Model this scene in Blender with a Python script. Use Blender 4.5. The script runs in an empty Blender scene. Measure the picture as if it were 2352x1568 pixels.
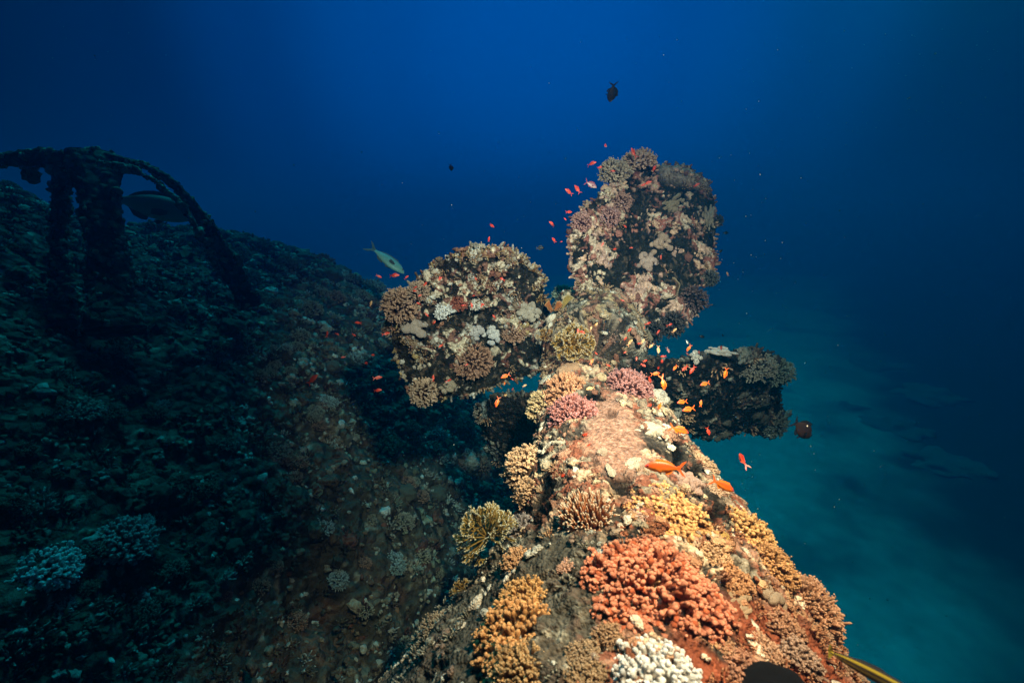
import bpy, math, random
import numpy as np
from mathutils import Matrix, Vector

rnd = random.Random(7)
rng = np.random.default_rng(7)
S = bpy.context.scene
COL = S.collection
R = math.radians

# ------------------------------------------------------------------ camera
PITCH = R(15)
CAMZ = 9.6
FPX = 1045.0                      # focal length in units of a 2352 px wide picture
cd = bpy.data.cameras.new('camera')
cam = bpy.data.objects.new('camera', cd)
COL.objects.link(cam)
cam.location = (0, 0, CAMZ)
cam.rotation_euler = (R(90) - PITCH, 0, 0)
cd.sensor_width = 36
cd.lens = FPX / 2352 * 36
cd.clip_start = 0.02
cd.clip_end = 400
cd.dof.use_dof = True
cd.dof.focus_distance = 2.5
cd.dof.aperture_fstop = 3.6
S.camera = cam

# ------------------------------------------------------------------ world: the blue of deep open water
w = bpy.data.worlds.new('World')
S.world = w
w.use_nodes = True
nt = w.node_tree
nt.nodes.clear()
N = nt.nodes.new
L = nt.links.new
out = N('ShaderNodeOutputWorld')
bg = N('ShaderNodeBackground')
tc = N('ShaderNodeTexCoord')
nrm = N('ShaderNodeVectorMath'); nrm.operation = 'NORMALIZE'
dot = N('ShaderNodeVectorMath'); dot.operation = 'DOT_PRODUCT'
glow = Vector((0.04, 0.95, 0.30)).normalized()      # where daylight comes down through the water
dot.inputs[1].default_value = glow
ramp = N('ShaderNodeValToRGB')
L(tc.outputs['Generated'], nrm.inputs[0])
L(nrm.outputs[0], dot.inputs[0])
L(dot.outputs['Value'], ramp.inputs[0])
L(ramp.outputs[0], bg.inputs['Color'])
L(bg.outputs[0], out.inputs['Surface'])
WORLD_RAMP = [(0.0, (0.0, 0.002, 0.006)), (0.64, (0.0, 0.003, 0.014)), (0.79, (0.0, 0.009, 0.050)),
              (0.88, (0.0, 0.030, 0.160)), (0.96, (0.0, 0.060, 0.30)), (1.0, (0.0, 0.075, 0.37))]
e = ramp.color_ramp.elements
while len(e) > 1:
    e.remove(e[-1])
e[0].position = WORLD_RAMP[0][0]
e[0].color = WORLD_RAMP[0][1] + (1,)
for p_, c_ in WORLD_RAMP[1:]:
    k = e.new(p_)
    k.color = c_ + (1,)
ramp.color_ramp.interpolation = 'EASE'
bg.inputs['Strength'].default_value = 1.0

# ------------------------------------------------------------------ daylight and the two strobes of the photographer
def add_light(name, typ, loc, target, energy, color, **kw):
    ld = bpy.data.lights.new(name, typ)
    o = bpy.data.objects.new(name, ld)
    COL.objects.link(o)
    o.location = loc
    o.rotation_euler = (Vector(target) - Vector(loc)).to_track_quat('-Z', 'Y').to_euler()
    ld.energy = energy
    ld.color = color
    for k_, v_ in kw.items():
        setattr(ld, k_, v_)
    return o

RC = cam.rotation_euler.to_matrix()
RCn = np.array(RC)
C0 = np.array([0, 0, CAMZ])


def CW(X, Y, D):
    """camera-frame point (right, up, forward) to world"""
    return Vector(C0) + RC @ Vector((X, Y, -D))


def W(px, py, D):
    """point seen at picture position px, py and D metres in front of the camera (arrays allowed)"""
    px = np.asarray(px, float); py = np.asarray(py, float); D = np.asarray(D, float)
    X = (px - 1176) / FPX * D
    Y = (784 - py) / FPX * D
    return np.stack([X, Y, -D], -1) @ RCn.T + C0


add_light('sun', 'SUN', (0, 10, 30), (0.5, 4.5, 20), 1.6, (0.02, 0.72, 0.88), angle=R(14))
add_light('strobe', 'SPOT', CW(0.80, 1.18, 0.50), CW(0.60, -0.50, 1.32), 640, (1.0, 0.68, 0.41),
          spot_size=R(66), spot_blend=0.85, shadow_soft_size=0.035)
add_light('strobe', 'SPOT', CW(0.50, 0.85, 0.10), CW(0.32, 0.14, 2.5), 620, (1.0, 0.84, 0.66),
          spot_size=R(66), spot_blend=1.0, shadow_soft_size=0.10)

vs = S.view_settings
vs.view_transform = 'Standard'
vs.look = 'None'
vs.exposure = 0
vs.gamma = 1
cy = S.cycles
cy.max_bounces = 4
cy.diffuse_bounces = 2
cy.glossy_bounces = 2
cy.transmission_bounces = 2
cy.volume_bounces = 1
cy.use_denoising = True

# ------------------------------------------------------------------ numpy noise
_perm = rng.permutation(256).astype(np.int64)
_perm = np.concatenate([_perm, _perm, _perm])
_g = rng.normal(size=(256, 3)); _g /= np.linalg.norm(_g, axis=1)[:, None]


def noise3(P):
    P = np.asarray(P, float)
    i = np.floor(P).astype(np.int64)
    f = P - i
    i &= 255
    u = f * f * f * (f * (f * 6 - 15) + 10)
    r = 0
    for dx in (0, 1):
        wx = u[..., 0] if dx else 1 - u[..., 0]
        for dy in (0, 1):
            wy = u[..., 1] if dy else 1 - u[..., 1]
            for dz in (0, 1):
                wz = u[..., 2] if dz else 1 - u[..., 2]
                h = _perm[_perm[_perm[i[..., 0] + dx & 255] + (i[..., 1] + dy & 255)] + (i[..., 2] + dz & 255)]
                g = _g[h]
                d = g[..., 0] * (f[..., 0] - dx) + g[..., 1] * (f[..., 1] - dy) + g[..., 2] * (f[..., 2] - dz)
                r = r + wx * wy * wz * d
    return r * 1.6


def fbm(P, o=4, lac=2.1, gain=0.5):
    a, r, t = 1.0, 0, 0
    P = np.asarray(P, float)
    for k_ in range(o):
        r = r + a * noise3(P + 17.3 * k_)
        t += a
        P = P * lac
        a *= gain
    return r / t


def sstep(a, b, x):
    t = np.clip((x - a) / (b - a), 0, 1)
    return t * t * (3 - 2 * t)


def unit(v):
    return v / (np.linalg.norm(v, axis=-1, keepdims=True) + 1e-12)


# ------------------------------------------------------------------ mesh helpers
class MB:
    def __init__(self):
        self.v = []; self.c = []; self.q = []; self.t = []; self.n = 0

    def add(self, v, c, quads=None, tris=None):
        v = np.asarray(v, float).reshape(-1, 3)
        c = np.broadcast_to(np.asarray(c, float).reshape(-1, 3), v.shape)
        self.v.append(v); self.c.append(c)
        if quads is not None and len(quads):
            self.q.append(np.asarray(quads, np.int64).reshape(-1, 4) + self.n)
        if tris is not None and len(tris):
            self.t.append(np.asarray(tris, np.int64).reshape(-1, 3) + self.n)
        self.n += len(v)
        return self

    def mesh(self, name, mat, smooth=True):
        v = np.concatenate(self.v); c = np.concatenate(self.c)
        q = np.concatenate(self.q) if self.q else np.zeros((0, 4), np.int64)
        t = np.concatenate(self.t) if self.t else np.zeros((0, 3), np.int64)
        me = bpy.data.meshes.new(name)
        me.vertices.add(len(v))
        me.vertices.foreach_set('co', v.astype(np.float32).ravel())
        nl = q.size + t.size
        me.loops.add(nl)
        me.loops.foreach_set('vertex_index', np.concatenate([q.ravel(), t.ravel()]).astype(np.int32))
        me.polygons.add(len(q) + len(t))
        st = np.concatenate([np.arange(len(q)) * 4, q.size + np.arange(len(t)) * 3]).astype(np.int32)
        me.polygons.foreach_set('loop_start', st)
        me.update(calc_edges=True)
        me.validate()
        at = me.color_attributes.new('Col', 'FLOAT_COLOR', 'POINT')
        cc = np.concatenate([np.clip(c, 0, 1), np.ones((len(c), 1))], 1)
        if len(me.vertices) == len(c):
            at.data.foreach_set('color', cc.astype(np.float32).ravel())
        if smooth:
            me.polygons.foreach_set('use_smooth', np.ones(len(me.polygons), bool))
        me.materials.append(mat)
        return me


def obj(name, me, parent=None, loc=None):
    o = bpy.data.objects.new(name, me)
    COL.objects.link(o)
    if loc is not None:
        o.location = loc
    if parent is not None:
        o.parent = parent
    return o


def tag(o, label=None, cat=None, group=None, kind=None):
    if label: o['label'] = label
    if cat: o['category'] = cat
    if group: o['group'] = group
    if kind: o['kind'] = kind
    return o


def grid_quads(nu, nv, wrap_u=False):
    """faces of a grid stored u-major: index = u*nv + v"""
    us = np.arange(nu if wrap_u else nu - 1)
    vs_ = np.arange(nv - 1)
    U, V = np.meshgrid(us, vs_, indexing='ij')
    U2 = (U + 1) % nu
    return np.stack([U * nv + V, U2 * nv + V, U2 * nv + V + 1, U * nv + V + 1], -1).reshape(-1, 4)


def gnormals(G):
    du = np.gradient(G, axis=0); dv = np.gradient(G, axis=1)
    return unit(np.cross(du, dv))


def frames(d):
    """orthonormal frames for directions d (n,3)"""
    d = unit(d)
    a = np.where(np.abs(d[:, 2:3]) < 0.9, np.array([[0, 0, 1.]]), np.array([[1., 0, 0]]))
    x = unit(np.cross(a, d))
    y = np.cross(d, x)
    return x, y, d


def fingers(mb, P, d, Ln, r0, r1, cb, ct, n=7, cpow=1.5, wob=0.18, blunt=0.55, bend=0.0):
    """rounded tapering branches: base P, direction d, length, base and tip radius, base and tip colour"""
    P = np.asarray(P, float); m = len(P)
    x, y, z = frames(np.asarray(d, float))
    Ln = np.broadcast_to(Ln, (m,)); r0 = np.broadcast_to(r0, (m,)); r1 = np.broadcast_to(r1, (m,))
    T = np.array([0, .35, .65, .85, .95])
    prof = np.array([1, 1, 1.03, 1.0, .72])
    ang = np.arange(n) / n * 2 * np.pi
    ang = ang[None, :] + rng.uniform(0, 6.28, (m, 1))
    rad = (r0[:, None] * (1 - T) + r1[:, None] * T) * (prof * (1 - (1 - blunt) * (T > .9)))
    rad = rad[:, :, None] * (1 + wob * rng.normal(size=(m, len(T), n)))
    bx = rng.normal(size=(m, 1, 1)) * bend; by = rng.normal(size=(m, 1, 1)) * bend
    tt = T[None, :, None]
    off = Ln[:, None, None] * tt * tt
    ring = (P[:, None, None, :] + z[:, None, None, :] * (Ln[:, None, None] * tt)[..., None]
            + x[:, None, None, :] * (rad * np.cos(ang)[:, None, :] + off * bx)[..., None]
            + y[:, None, None, :] * (rad * np.sin(ang)[:, None, :] + off * by)[..., None])
    tip = P + z * Ln[:, None] + x * (Ln[:, None] * bx[:, 0]) + y * (Ln[:, None] * by[:, 0])
    k = len(T)
    V = np.concatenate([ring.reshape(m, k * n, 3), tip[:, None, :]], 1)
    cb = np.broadcast_to(cb, (m, 3)); ct = np.broadcast_to(ct, (m, 3))
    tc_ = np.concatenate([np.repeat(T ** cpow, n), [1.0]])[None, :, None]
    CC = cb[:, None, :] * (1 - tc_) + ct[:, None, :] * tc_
    q = []
    for a in range(k - 1):
        for b in range(n):
            q.append((a * n + b, a * n + (b + 1) % n, (a + 1) * n + (b + 1) % n, (a + 1) * n + b))
    t = [((k - 1) * n + b, (k - 1) * n + (b + 1) % n, k * n) for b in range(n)]
    base = (np.arange(m) * (k * n + 1))[:, None, None]
    mb.add(V, CC.reshape(-1, 3), (np.array(q)[None] + base).reshape(-1, 4), (np.array(t)[None] + base).reshape(-1, 3))


def ico(sub):
    import bmesh
    bm = bmesh.new()
    bmesh.ops.create_icosphere(bm, subdivisions=sub, radius=1)
    v = np.array([q.co[:] for q in bm.verts]); f = np.array([[a.index for a in q.verts] for q in bm.faces])
    bm.free()
    return v, f


ICO = {s: ico(s) for s in (1, 2, 3, 4)}


def lumps(mb, P, nrmv, sz, flat, col, sub=2, rough=0.25, freq=1.6):
    """rounded irregular nodules at P flattened along nrmv"""
    v, f = ICO[sub]
    m = len(P)
    P = np.asarray(P, float)
    x, y, z = frames(np.broadcast_to(nrmv, (m, 3)))
    a = rng.uniform(0, 6.28, m)[:, None]
    x, y = x * np.cos(a) + y * np.sin(a), -x * np.sin(a) + y * np.cos(a)
    sz = np.broadcast_to(sz, (m,))
    el = rng.uniform(0.75, 1.3, (m, 1))
    nn = 1 + rough * 2 * noise3(v[None] * freq + rng.uniform(0, 200, (m, 1, 3)))
    vv = v[None] * nn[..., None]
    V = P[:, None] + (x[:, None] * (vv[..., 0:1] * el[..., None]) + y[:, None] * vv[..., 1:2] / el[..., None]
                      + z[:, None] * vv[..., 2:3] * flat) * sz[:, None, None]
    base = (np.arange(m) * len(v))[:, None, None]
    cc = np.broadcast_to(col, (m, 3))[:, None, :] * np.ones((1, len(v), 1))
    mb.add(V, cc.reshape(-1, 3), None, (f[None] + base).reshape(-1, 3))


def dome_dirs(n, lim=0.0, jit=0.06):
    i = np.arange(n) + 0.5
    z = 1 - (1 - lim) * i / n
    ph = i * 2.399963
    r = np.sqrt(np.clip(1 - z * z, 0, 1))
    d = np.stack([r * np.cos(ph), r * np.sin(ph), z], 1)
    return unit(d + rng.normal(size=d.shape) * jit)


# ------------------------------------------------------------------ materials
def mat_col(name, fine=60, bump=0.5, dist=0.01, rough=0.75, var=0.45, cell=0, spec=0.25):
    m = bpy.data.materials.new(name)
    m.use_nodes = True
    t = m.node_tree
    n = t.nodes; l = t.links
    b = n['Principled BSDF']
    b.inputs['Roughness'].default_value = rough
    b.inputs['Specular IOR Level'].default_value = spec
    a = n.new('ShaderNodeAttribute'); a.attribute_name = 'Col'
    tcd = n.new('ShaderNodeTexCoord')
    nz = n.new('ShaderNodeTexNoise'); nz.inputs['Scale'].default_value = fine; nz.inputs['Detail'].default_value = 5
    nz.inputs['Roughness'].default_value = 0.65
    l.new(tcd.outputs['Object'], nz.inputs['Vector'])
    mr = n.new('ShaderNodeMapRange')
    mr.inputs[1].default_value = 0.3; mr.inputs[2].default_value = 0.7
    mr.inputs[3].default_value = 1 - var; mr.inputs[4].default_value = 1 + var
    l.new(nz.outputs['Fac'], mr.inputs[0])
    vm = n.new('ShaderNodeVectorMath'); vm.operation = 'MULTIPLY'
    l.new(a.outputs['Color'], vm.inputs[0]); l.new(mr.outputs[0], vm.inputs[1])
    l.new(vm.outputs[0], b.inputs['Base Color'])
    bp = n.new('ShaderNodeBump'); bp.inputs['Strength'].default_value = bump; bp.inputs['Distance'].default_value = dist
    if cell:
        vo = n.new('ShaderNodeTexVoronoi'); vo.inputs['Scale'].default_value = cell
        l.new(tcd.outputs['Object'], vo.inputs['Vector'])
        ad = n.new('ShaderNodeMath'); ad.operation = 'SUBTRACT'
        l.new(nz.outputs['Fac'], ad.inputs[0]); l.new(vo.outputs['Distance'], ad.inputs[1])
        l.new(ad.outputs[0], bp.inputs['Height'])
    else:
        l.new(nz.outputs['Fac'], bp.inputs['Height'])
    l.new(bp.outputs[0], b.inputs['Normal'])
    return m


M_CRUST = mat_col('encrusted_metal', fine=55, bump=0.8, dist=0.010, var=0.65, cell=110, spec=0.06, rough=0.85)
M_CORAL = mat_col('coral_polyps', fine=90, bump=0.6, dist=0.006, var=0.32, cell=160, rough=0.65)
M_LUMP = mat_col('stony_coral', fine=80, bump=0.8, dist=0.008, var=0.42, cell=170, rough=0.75, spec=0.15)
M_HULL = mat_col('overgrown_steel', fine=14, bump=1.0, dist=0.06, var=0.6, cell=16)
M_REEF = mat_col('distant_reef', fine=20, bump=0.9, dist=0.03, var=0.5, cell=30)
M_FISH = mat_col('fish_scales', fine=200, bump=0.15, dist=0.001, var=0.10, cell=500, rough=0.4, spec=0.5)
M_EYE = mat_col('fish_eye', fine=100, bump=0.0, dist=0.001, var=0.02, rough=0.15, spec=0.8)
M_SNOW = mat_col('drifting_particles', fine=5, bump=0.0, dist=0.001, var=0.05, rough=0.9)

M_SAND = mat_col('sand_rubble_vignette', fine=1.6, bump=0.5, dist=0.06, var=0.2, rough=0.9, spec=0.1)

# ------------------------------------------------------------------ seabed
nu, nv = 460, 460
gx = np.linspace(-1, 1, nu); gx = np.sign(gx) * np.abs(gx) ** 1.9 * 68
X, Y = np.meshgrid(gx + 8, gx + 12, indexing='ij')
Q = np.stack([X, Y, X * 0], -1)
Z = 0.3 * fbm(Q * 0.12, 3) + 0.05 * fbm(Q * .7 + 3, 3)
# sand painted bright for the glow, darker rightward as vignette; noise patches are rubble
vignette_edge_ = (X - 0.67 * Y - 2.4) + 4.0 * fbm(Q * .16, 3) + 1.6 * fbm(Q * .5, 3)
vignette_rubble_ = np.clip(sstep(-2.5, 5.0, vignette_edge_) + .6 * sstep(.0, .5, fbm(Q * .22 + 40, 4)), 0, 1)
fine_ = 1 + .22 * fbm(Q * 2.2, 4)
sc_ = (np.array([.68, .68, .58]) * (1 - vignette_rubble_[..., None]) + np.array([.05, .055, .045]) * vignette_rubble_[..., None]) * fine_[..., None]
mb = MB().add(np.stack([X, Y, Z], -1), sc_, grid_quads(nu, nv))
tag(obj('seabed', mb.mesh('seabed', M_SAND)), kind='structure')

# ------------------------------------------------------------------ stern tube (the tapering boss that carries the shaft)
PY = np.array([735, 760, 800, 850, 884, 950, 1000, 1050, 1130, 1200, 1301, 1400, 1515, 1620, 1760, 1960])
DR = np.interp(PY, [735, 800, 884, 1000, 1130, 1301, 1515, 1700, 1960], [2.72, 2.46, 2.1, 1.67, 1.34, 1.07, .86, .73, .6])
LX = np.interp(PY, [735, 800, 850, 950, 1050, 1150, 1250, 1350, 1450, 1560, 1760, 1960],
               [1275, 1258, 1245, 1238, 1228, 1218, 1165, 1060, 975, 885, 740, 600])
RX = np.interp(PY, [735, 800, 850, 950, 1050, 1150, 1250, 1350, 1450, 1560, 1760, 1960],
               [1440, 1460, 1480, 1545, 1610, 1690, 1770, 1845, 1910, 1975, 2100, 2230])


def tube_at(py, phi):
    L_ = np.interp(py, PY, LX); R_ = np.interp(py, PY, RX); D_ = np.interp(py, PY, DR)
    hw = (R_ - L_) / 2
    w_ = hw / FPX * D_ * 1.15
    px = (L_ + R_) / 2 + hw * np.sin(phi)
    return px, py, D_ + w_ * (1 - np.cos(phi))


def tube_surf(px, py):
    """3-D point and outward normal of the tube under picture position"""
    L_ = np.interp(py, PY, LX); R_ = np.interp(py, PY, RX)
    s = np.clip((px - (L_ + R_) / 2) / ((R_ - L_) / 2), -0.97, 0.97)
    phi = np.arcsin(s)
    f = lambda a, b_: W(*tube_at(a, b_))
    p = f(py, phi)
    du = f(py + 4, phi) - f(py - 4, phi)
    dv = f(py, phi + .03) - f(py, phi - .03)
    nn = unit(np.cross(du, dv))
    if np.dot(nn, C0 - p) < 0: nn = -nn
    return p, nn, float(tube_at(py, phi)[2])


def crust_colors(P, seed=0, dark=(0.012, 0.013, 0.012), bias=0.0, scale=1.0, pal=None):
    """patchwork of bare dark turf, pale crusts, pinks and browns; returns colour and height"""
    pal = pal or [(0.50, 0.36, 0.25), (0.30, 0.16, 0.11), (0.22, 0.08, 0.05), (0.26, 0.22, 0.17)]
    o = seed * 31.7
    P = P * scale
    Wp = P + 0.03 * np.stack([noise3(P * 14 + o), noise3(P * 14 + o + 40), noise3(P * 14 + o + 80)], -1)
    a = fbm(Wp * 19 + o, 4, gain=0.65) + 0.55 * noise3(P * 5 + o + 9)
    mk = sstep(0.02 - bias, 0.12 - bias, a)
    h = noise3(Wp * 9 + o + 21) * 1.4 + 0.5 * noise3(P * 30 + o)
    idx = np.clip(((h + 0.9) / 1.8 * len(pal)), 0, len(pal) - 1e-3)
    pa = np.array(pal)
    c = pa[idx.astype(int)]
    sp = sstep(0.25, 0.4, noise3(P * 45 + o + 5))
    dk = np.array(dark) * (1 + 0.8 * noise3(P * 20 + o))[..., None]
    dk = dk + sp[..., None] * np.array([0.05, 0.035, 0.025])
    c = dk * (1 - mk[..., None]) + c * mk[..., None]
    c = c * (1 + 0.35 * noise3(P * 60 + o + 2))[..., None]
    return np.clip(c, 0.002, 0.9), mk


nu, nv = 620, 300
pys = np.linspace(738, 1940, nu)
# finer rows near the far end
phis = np.linspace(-2.3, 2.3, nv)
A, B = np.meshgrid(pys, phis, indexing='ij')
G = W(*tube_at(A, B))
Nn = gnormals(G)
if np.dot(Nn[nu // 2, nv // 2], C0 - G[nu // 2, nv // 2]) < 0: Nn = -Nn
c1, mk = crust_colors(G, 3, bias=0.06, dark=(0.035, 0.03, 0.026))
smooth_patch = sstep(0.0, 1.0, np.clip(1.2 - ((B - 0.10 - 0.10 * np.sin(A / 60)) / 0.42) ** 2 - ((A - 1000) / 115) ** 2, 0, 1))
pink = np.array([0.27, 0.145, 0.105]) * (1 + 0.35 * fbm(G * 50, 3))[..., None] + 0.08 * sstep(.1, .5, noise3(G * 120))[..., None]
c1 = c1 * (1 - smooth_patch[..., None]) + pink * smooth_patch[..., None]
# red-brown coralline sheet at the near right, grey turf on the left flank
rb = sstep(0.1, 0.35, B) * sstep(1330, 1420, A) * sstep(-.25, .15, fbm(G * 6, 3) + .15)
red = np.array([0.20, 0.055, 0.028]) * (1 + 0.5 * fbm(G * 40, 3))[..., None]
c1 = c1 * (1 - rb[..., None]) + red * rb[..., None]
gy_ = sstep(-0.05, -0.30, B) * sstep(1150, 1260, A) * 0.9
ga = fbm(G * 22 + 4, 4, gain=.6)
grey = (np.array([0.065, 0.062, 0.052]) * (1 + 0.6 * ga)[..., None]
        + sstep(.18, .34, ga)[..., None] * np.array([0.16, 0.15, 0.12]))
c1 = c1 * (1 - gy_[..., None]) + grey * gy_[..., None]
PXg = tube_at(A, B)[0]
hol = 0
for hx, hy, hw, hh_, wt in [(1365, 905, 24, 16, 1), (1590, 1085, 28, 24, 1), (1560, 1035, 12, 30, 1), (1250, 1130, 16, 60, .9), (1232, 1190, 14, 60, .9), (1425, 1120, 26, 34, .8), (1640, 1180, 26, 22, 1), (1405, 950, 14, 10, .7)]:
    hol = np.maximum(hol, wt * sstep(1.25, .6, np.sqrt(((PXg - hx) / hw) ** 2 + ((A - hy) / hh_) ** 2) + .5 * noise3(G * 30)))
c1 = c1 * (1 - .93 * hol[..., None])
amp = 0.028 * (1 - 0.85 * smooth_patch)
disp = amp * (fbm(G * 7, 4) * 1.2 + 0.55 * np.abs(fbm(G * 26, 3)) + 0.35 * mk - 0.2) + 0.012 * gy_ * ga
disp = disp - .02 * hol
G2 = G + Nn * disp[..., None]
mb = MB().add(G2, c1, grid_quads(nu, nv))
stern = obj('stern_tube', mb.mesh('stern_tube', M_CRUST))
tag(stern, 'thick coral-crusted shaft housing leading from the bottom edge up to the propeller hub', 'ship shaft')

# ------------------------------------------------------------------ scatter of small growth on the tube
def growth(name, parent, pts, nrms, n_l, n_f, sz, cols, mat=M_LUMP, fcol=((.10, .04, .02), (.5, .35, .22)), cluster=0.5, sub=2):
    """many small nodules and stubs covering a surface as ONE part"""
    mbl = MB()
    n_ = len(pts)
    seeds = rng.integers(0, n_, max(3, int(n_l * 0.10)))
    sc = rng.integers(0, len(cols), len(seeds))
    pick = rng.integers(0, len(seeds), n_l)
    idx = seeds[pick]
    loose = rng.random(n_l) > cluster
    idx = np.where(loose, rng.integers(0, n_, n_l), idx)
    P = pts[idx] + 0
    jit = rng.normal(size=P.shape) * sz * 1.8 * (~loose)[:, None]
    nn = nrms[idx]
    jit -= nn * np.sum(jit * nn, 1, keepdims=True)
    P = P + jit
    cc = np.array(cols)[np.where(loose, rng.integers(0, len(cols), n_l), sc[pick])]
    cc = cc * rng.uniform(0.75, 1.2, (n_l, 1))
    s = sz * np.exp(rng.normal(size=n_l) * 0.38)
    lumps(mbl, P, nn, s, 0.6, cc, sub=sub, rough=0.45, freq=1.9)
    if n_f:
        cs = rng.integers(0, n_, max(2, n_f // 14))
        pk = rng.integers(0, len(cs), n_f)
        nn = nrms[cs[pk]]
        jit = rng.normal(size=(n_f, 3)) * sz * 1.3
        jit -= nn * np.sum(jit * nn, 1, keepdims=True)
        P = pts[cs[pk]] + jit
        d = unit(nn + jit / sz * 0.35 + rng.normal(size=nn.shape) * .15)
        fingers(mbl, P - d * sz * .3, d, sz * rng.uniform(1.2, 2.4, n_f), sz * .28, sz * .22, fcol[0], fcol[1], n=6)
    o = obj(name, mbl.mesh(name, mat), parent)
    o['kind'] = 'stuff'
    return o


CREAM = [(0.48, 0.37, 0.25), (0.32, 0.24, 0.18), (0.60, 0.54, 0.45), (0.36, 0.20, 0.14), (0.26, 0.21, 0.15), (0.20, 0.09, 0.06)]
PINKS = [(0.66, 0.43, 0.31), (0.58, 0.47, 0.35), (0.34, 0.15, 0.12), (0.46, 0.30, 0.25), (0.22, 0.10, 0.08)]
DARKG = [(0.14, 0.15, 0.13), (0.07, 0.07, 0.06), (0.20, 0.20, 0.18), (0.07, 0.05, 0.04), (0.05, 0.05, 0.05)]
LEFTC = [(0.42, 0.36, 0.28), (0.30, 0.27, 0.23), (0.54, 0.52, 0.47), (0.24, 0.12, 0.08), (0.18, 0.13, 0.09), (0.36, 0.26, 0.12)]
GREYS = [(0.42, 0.42, 0.38), (0.30, 0.30, 0.27), (0.50, 0.46, 0.40), (0.22, 0.16, 0.13)]


def area_pts(G_, N_, mask, k):
    """positions from the visible grid, roughly per area"""
    du = np.linalg.norm(np.gradient(G_, axis=0), axis=-1); dv = np.linalg.norm(np.gradient(G_, axis=1), axis=-1)
    wgt = (du * dv * mask).ravel(); wgt = wgt / wgt.sum()
    ii = rng.choice(len(wgt), k, p=wgt)
    return G_.reshape(-1, 3)[ii], N_.reshape(-1, 3)[ii]


vis = (np.abs(B) < 1.9)
mk1 = vis * (1 - smooth_patch) * (1 - hol) * (A < 1240)
p_, n_ = area_pts(G2, Nn, mk1, 1500)
growth('nodule_crust', stern, p_, n_, 900, 700, 0.0095, CREAM)
mk2 = vis * (A >= 1180) * (B > -0.15)
p_, n_ = area_pts(G2, Nn, mk2, 1500)
growth('stubby_growth', stern, p_, n_, 500, 2200, 0.010, [(0.36, 0.18, 0.10), (0.46, 0.27, 0.15), (0.22, 0.08, 0.04), (0.58, 0.46, 0.36)],
       fcol=((.08, .02, .01), (.42, .19, .10)))
mk3 = vis * (A >= 1180) * (B < -0.05)
p_, n_ = area_pts(G2, Nn, mk3, 1500)
growth('grey_turf', stern, p_, n_, 300, 900, 0.008, GREYS, fcol=((.05, .05, .04), (.30, .29, .24)))

# ------------------------------------------------------------------ propeller: hub and blades
prop = obj('propeller', None)
prop.location = W(1360, 760, 2.62)
tag(prop, 'large coral-encrusted ship propeller with broad rounded blades at the end of the shaft', 'propeller')
bpy.context.view_layer.update()
PINV = np.array(prop.location)


def put(o_parent_loc, P):
    return P - o_parent_loc


# hub: rounded boss with a cone behind, built round the shaft axis
ax = unit(W(1372, 690, 3.25) - W(1372, 800, 2.45))
xx = unit(np.cross(ax, np.array([0, 0, 1.]))); yy = np.cross(xx, ax)
hub_c = W(1365, 775, 2.70)
s_ = np.linspace(-0.34, 0.60, 120)
rr = np.interp(s_, [-.34, -.33, -.30, -.1, .12, .30, .45, .56, .60], [.001, .15, .25, .29, .29, .24, .16, .08, .001])
th = np.linspace(0, 2 * np.pi, 200, endpoint=False)
Sg, Tg = np.meshgrid(s_, th, indexing='ij')
Rg = np.repeat(rr[:, None], len(th), 1)
H = hub_c + ax * Sg[..., None] + (xx * np.cos(Tg)[..., None] + yy * np.sin(Tg)[..., None]) * Rg[..., None]
Hn = unit(xx * np.cos(Tg)[..., None] + yy * np.sin(Tg)[..., None])
c_h, mk_h = crust_colors(H, 8, bias=0.02, dark=(0.03, 0.026, 0.022),
                         pal=[(0.46, 0.40, 0.32), (0.22, 0.18, 0.14), (0.38, 0.27, 0.16), (0.20, 0.10, 0.07)])
H = H + Hn * (0.03 * fbm(H * 8, 4) + 0.014 * mk_h)[..., None]
qh = grid_quads(len(s_), len(th))
# close the seam
U = np.arange(len(s_) - 1)
qs = np.stack([U * len(th) + len(th) - 1, (U + 1) * len(th) + len(th) - 1, (U + 1) * len(th), U * len(th)], 1)
mb = MB().add(H - PINV, c_h, np.concatenate([qh, qs]))
hub = obj('hub', mb.mesh('hub', M_CRUST), prop)
ii = rng.integers(0, H.size // 3, 1500)
growth('nodule_crust', hub, (H - PINV).reshape(-1, 3)[ii], Hn.reshape(-1, 3)[ii], 1500, 1800, 0.011, CREAM)


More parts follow.
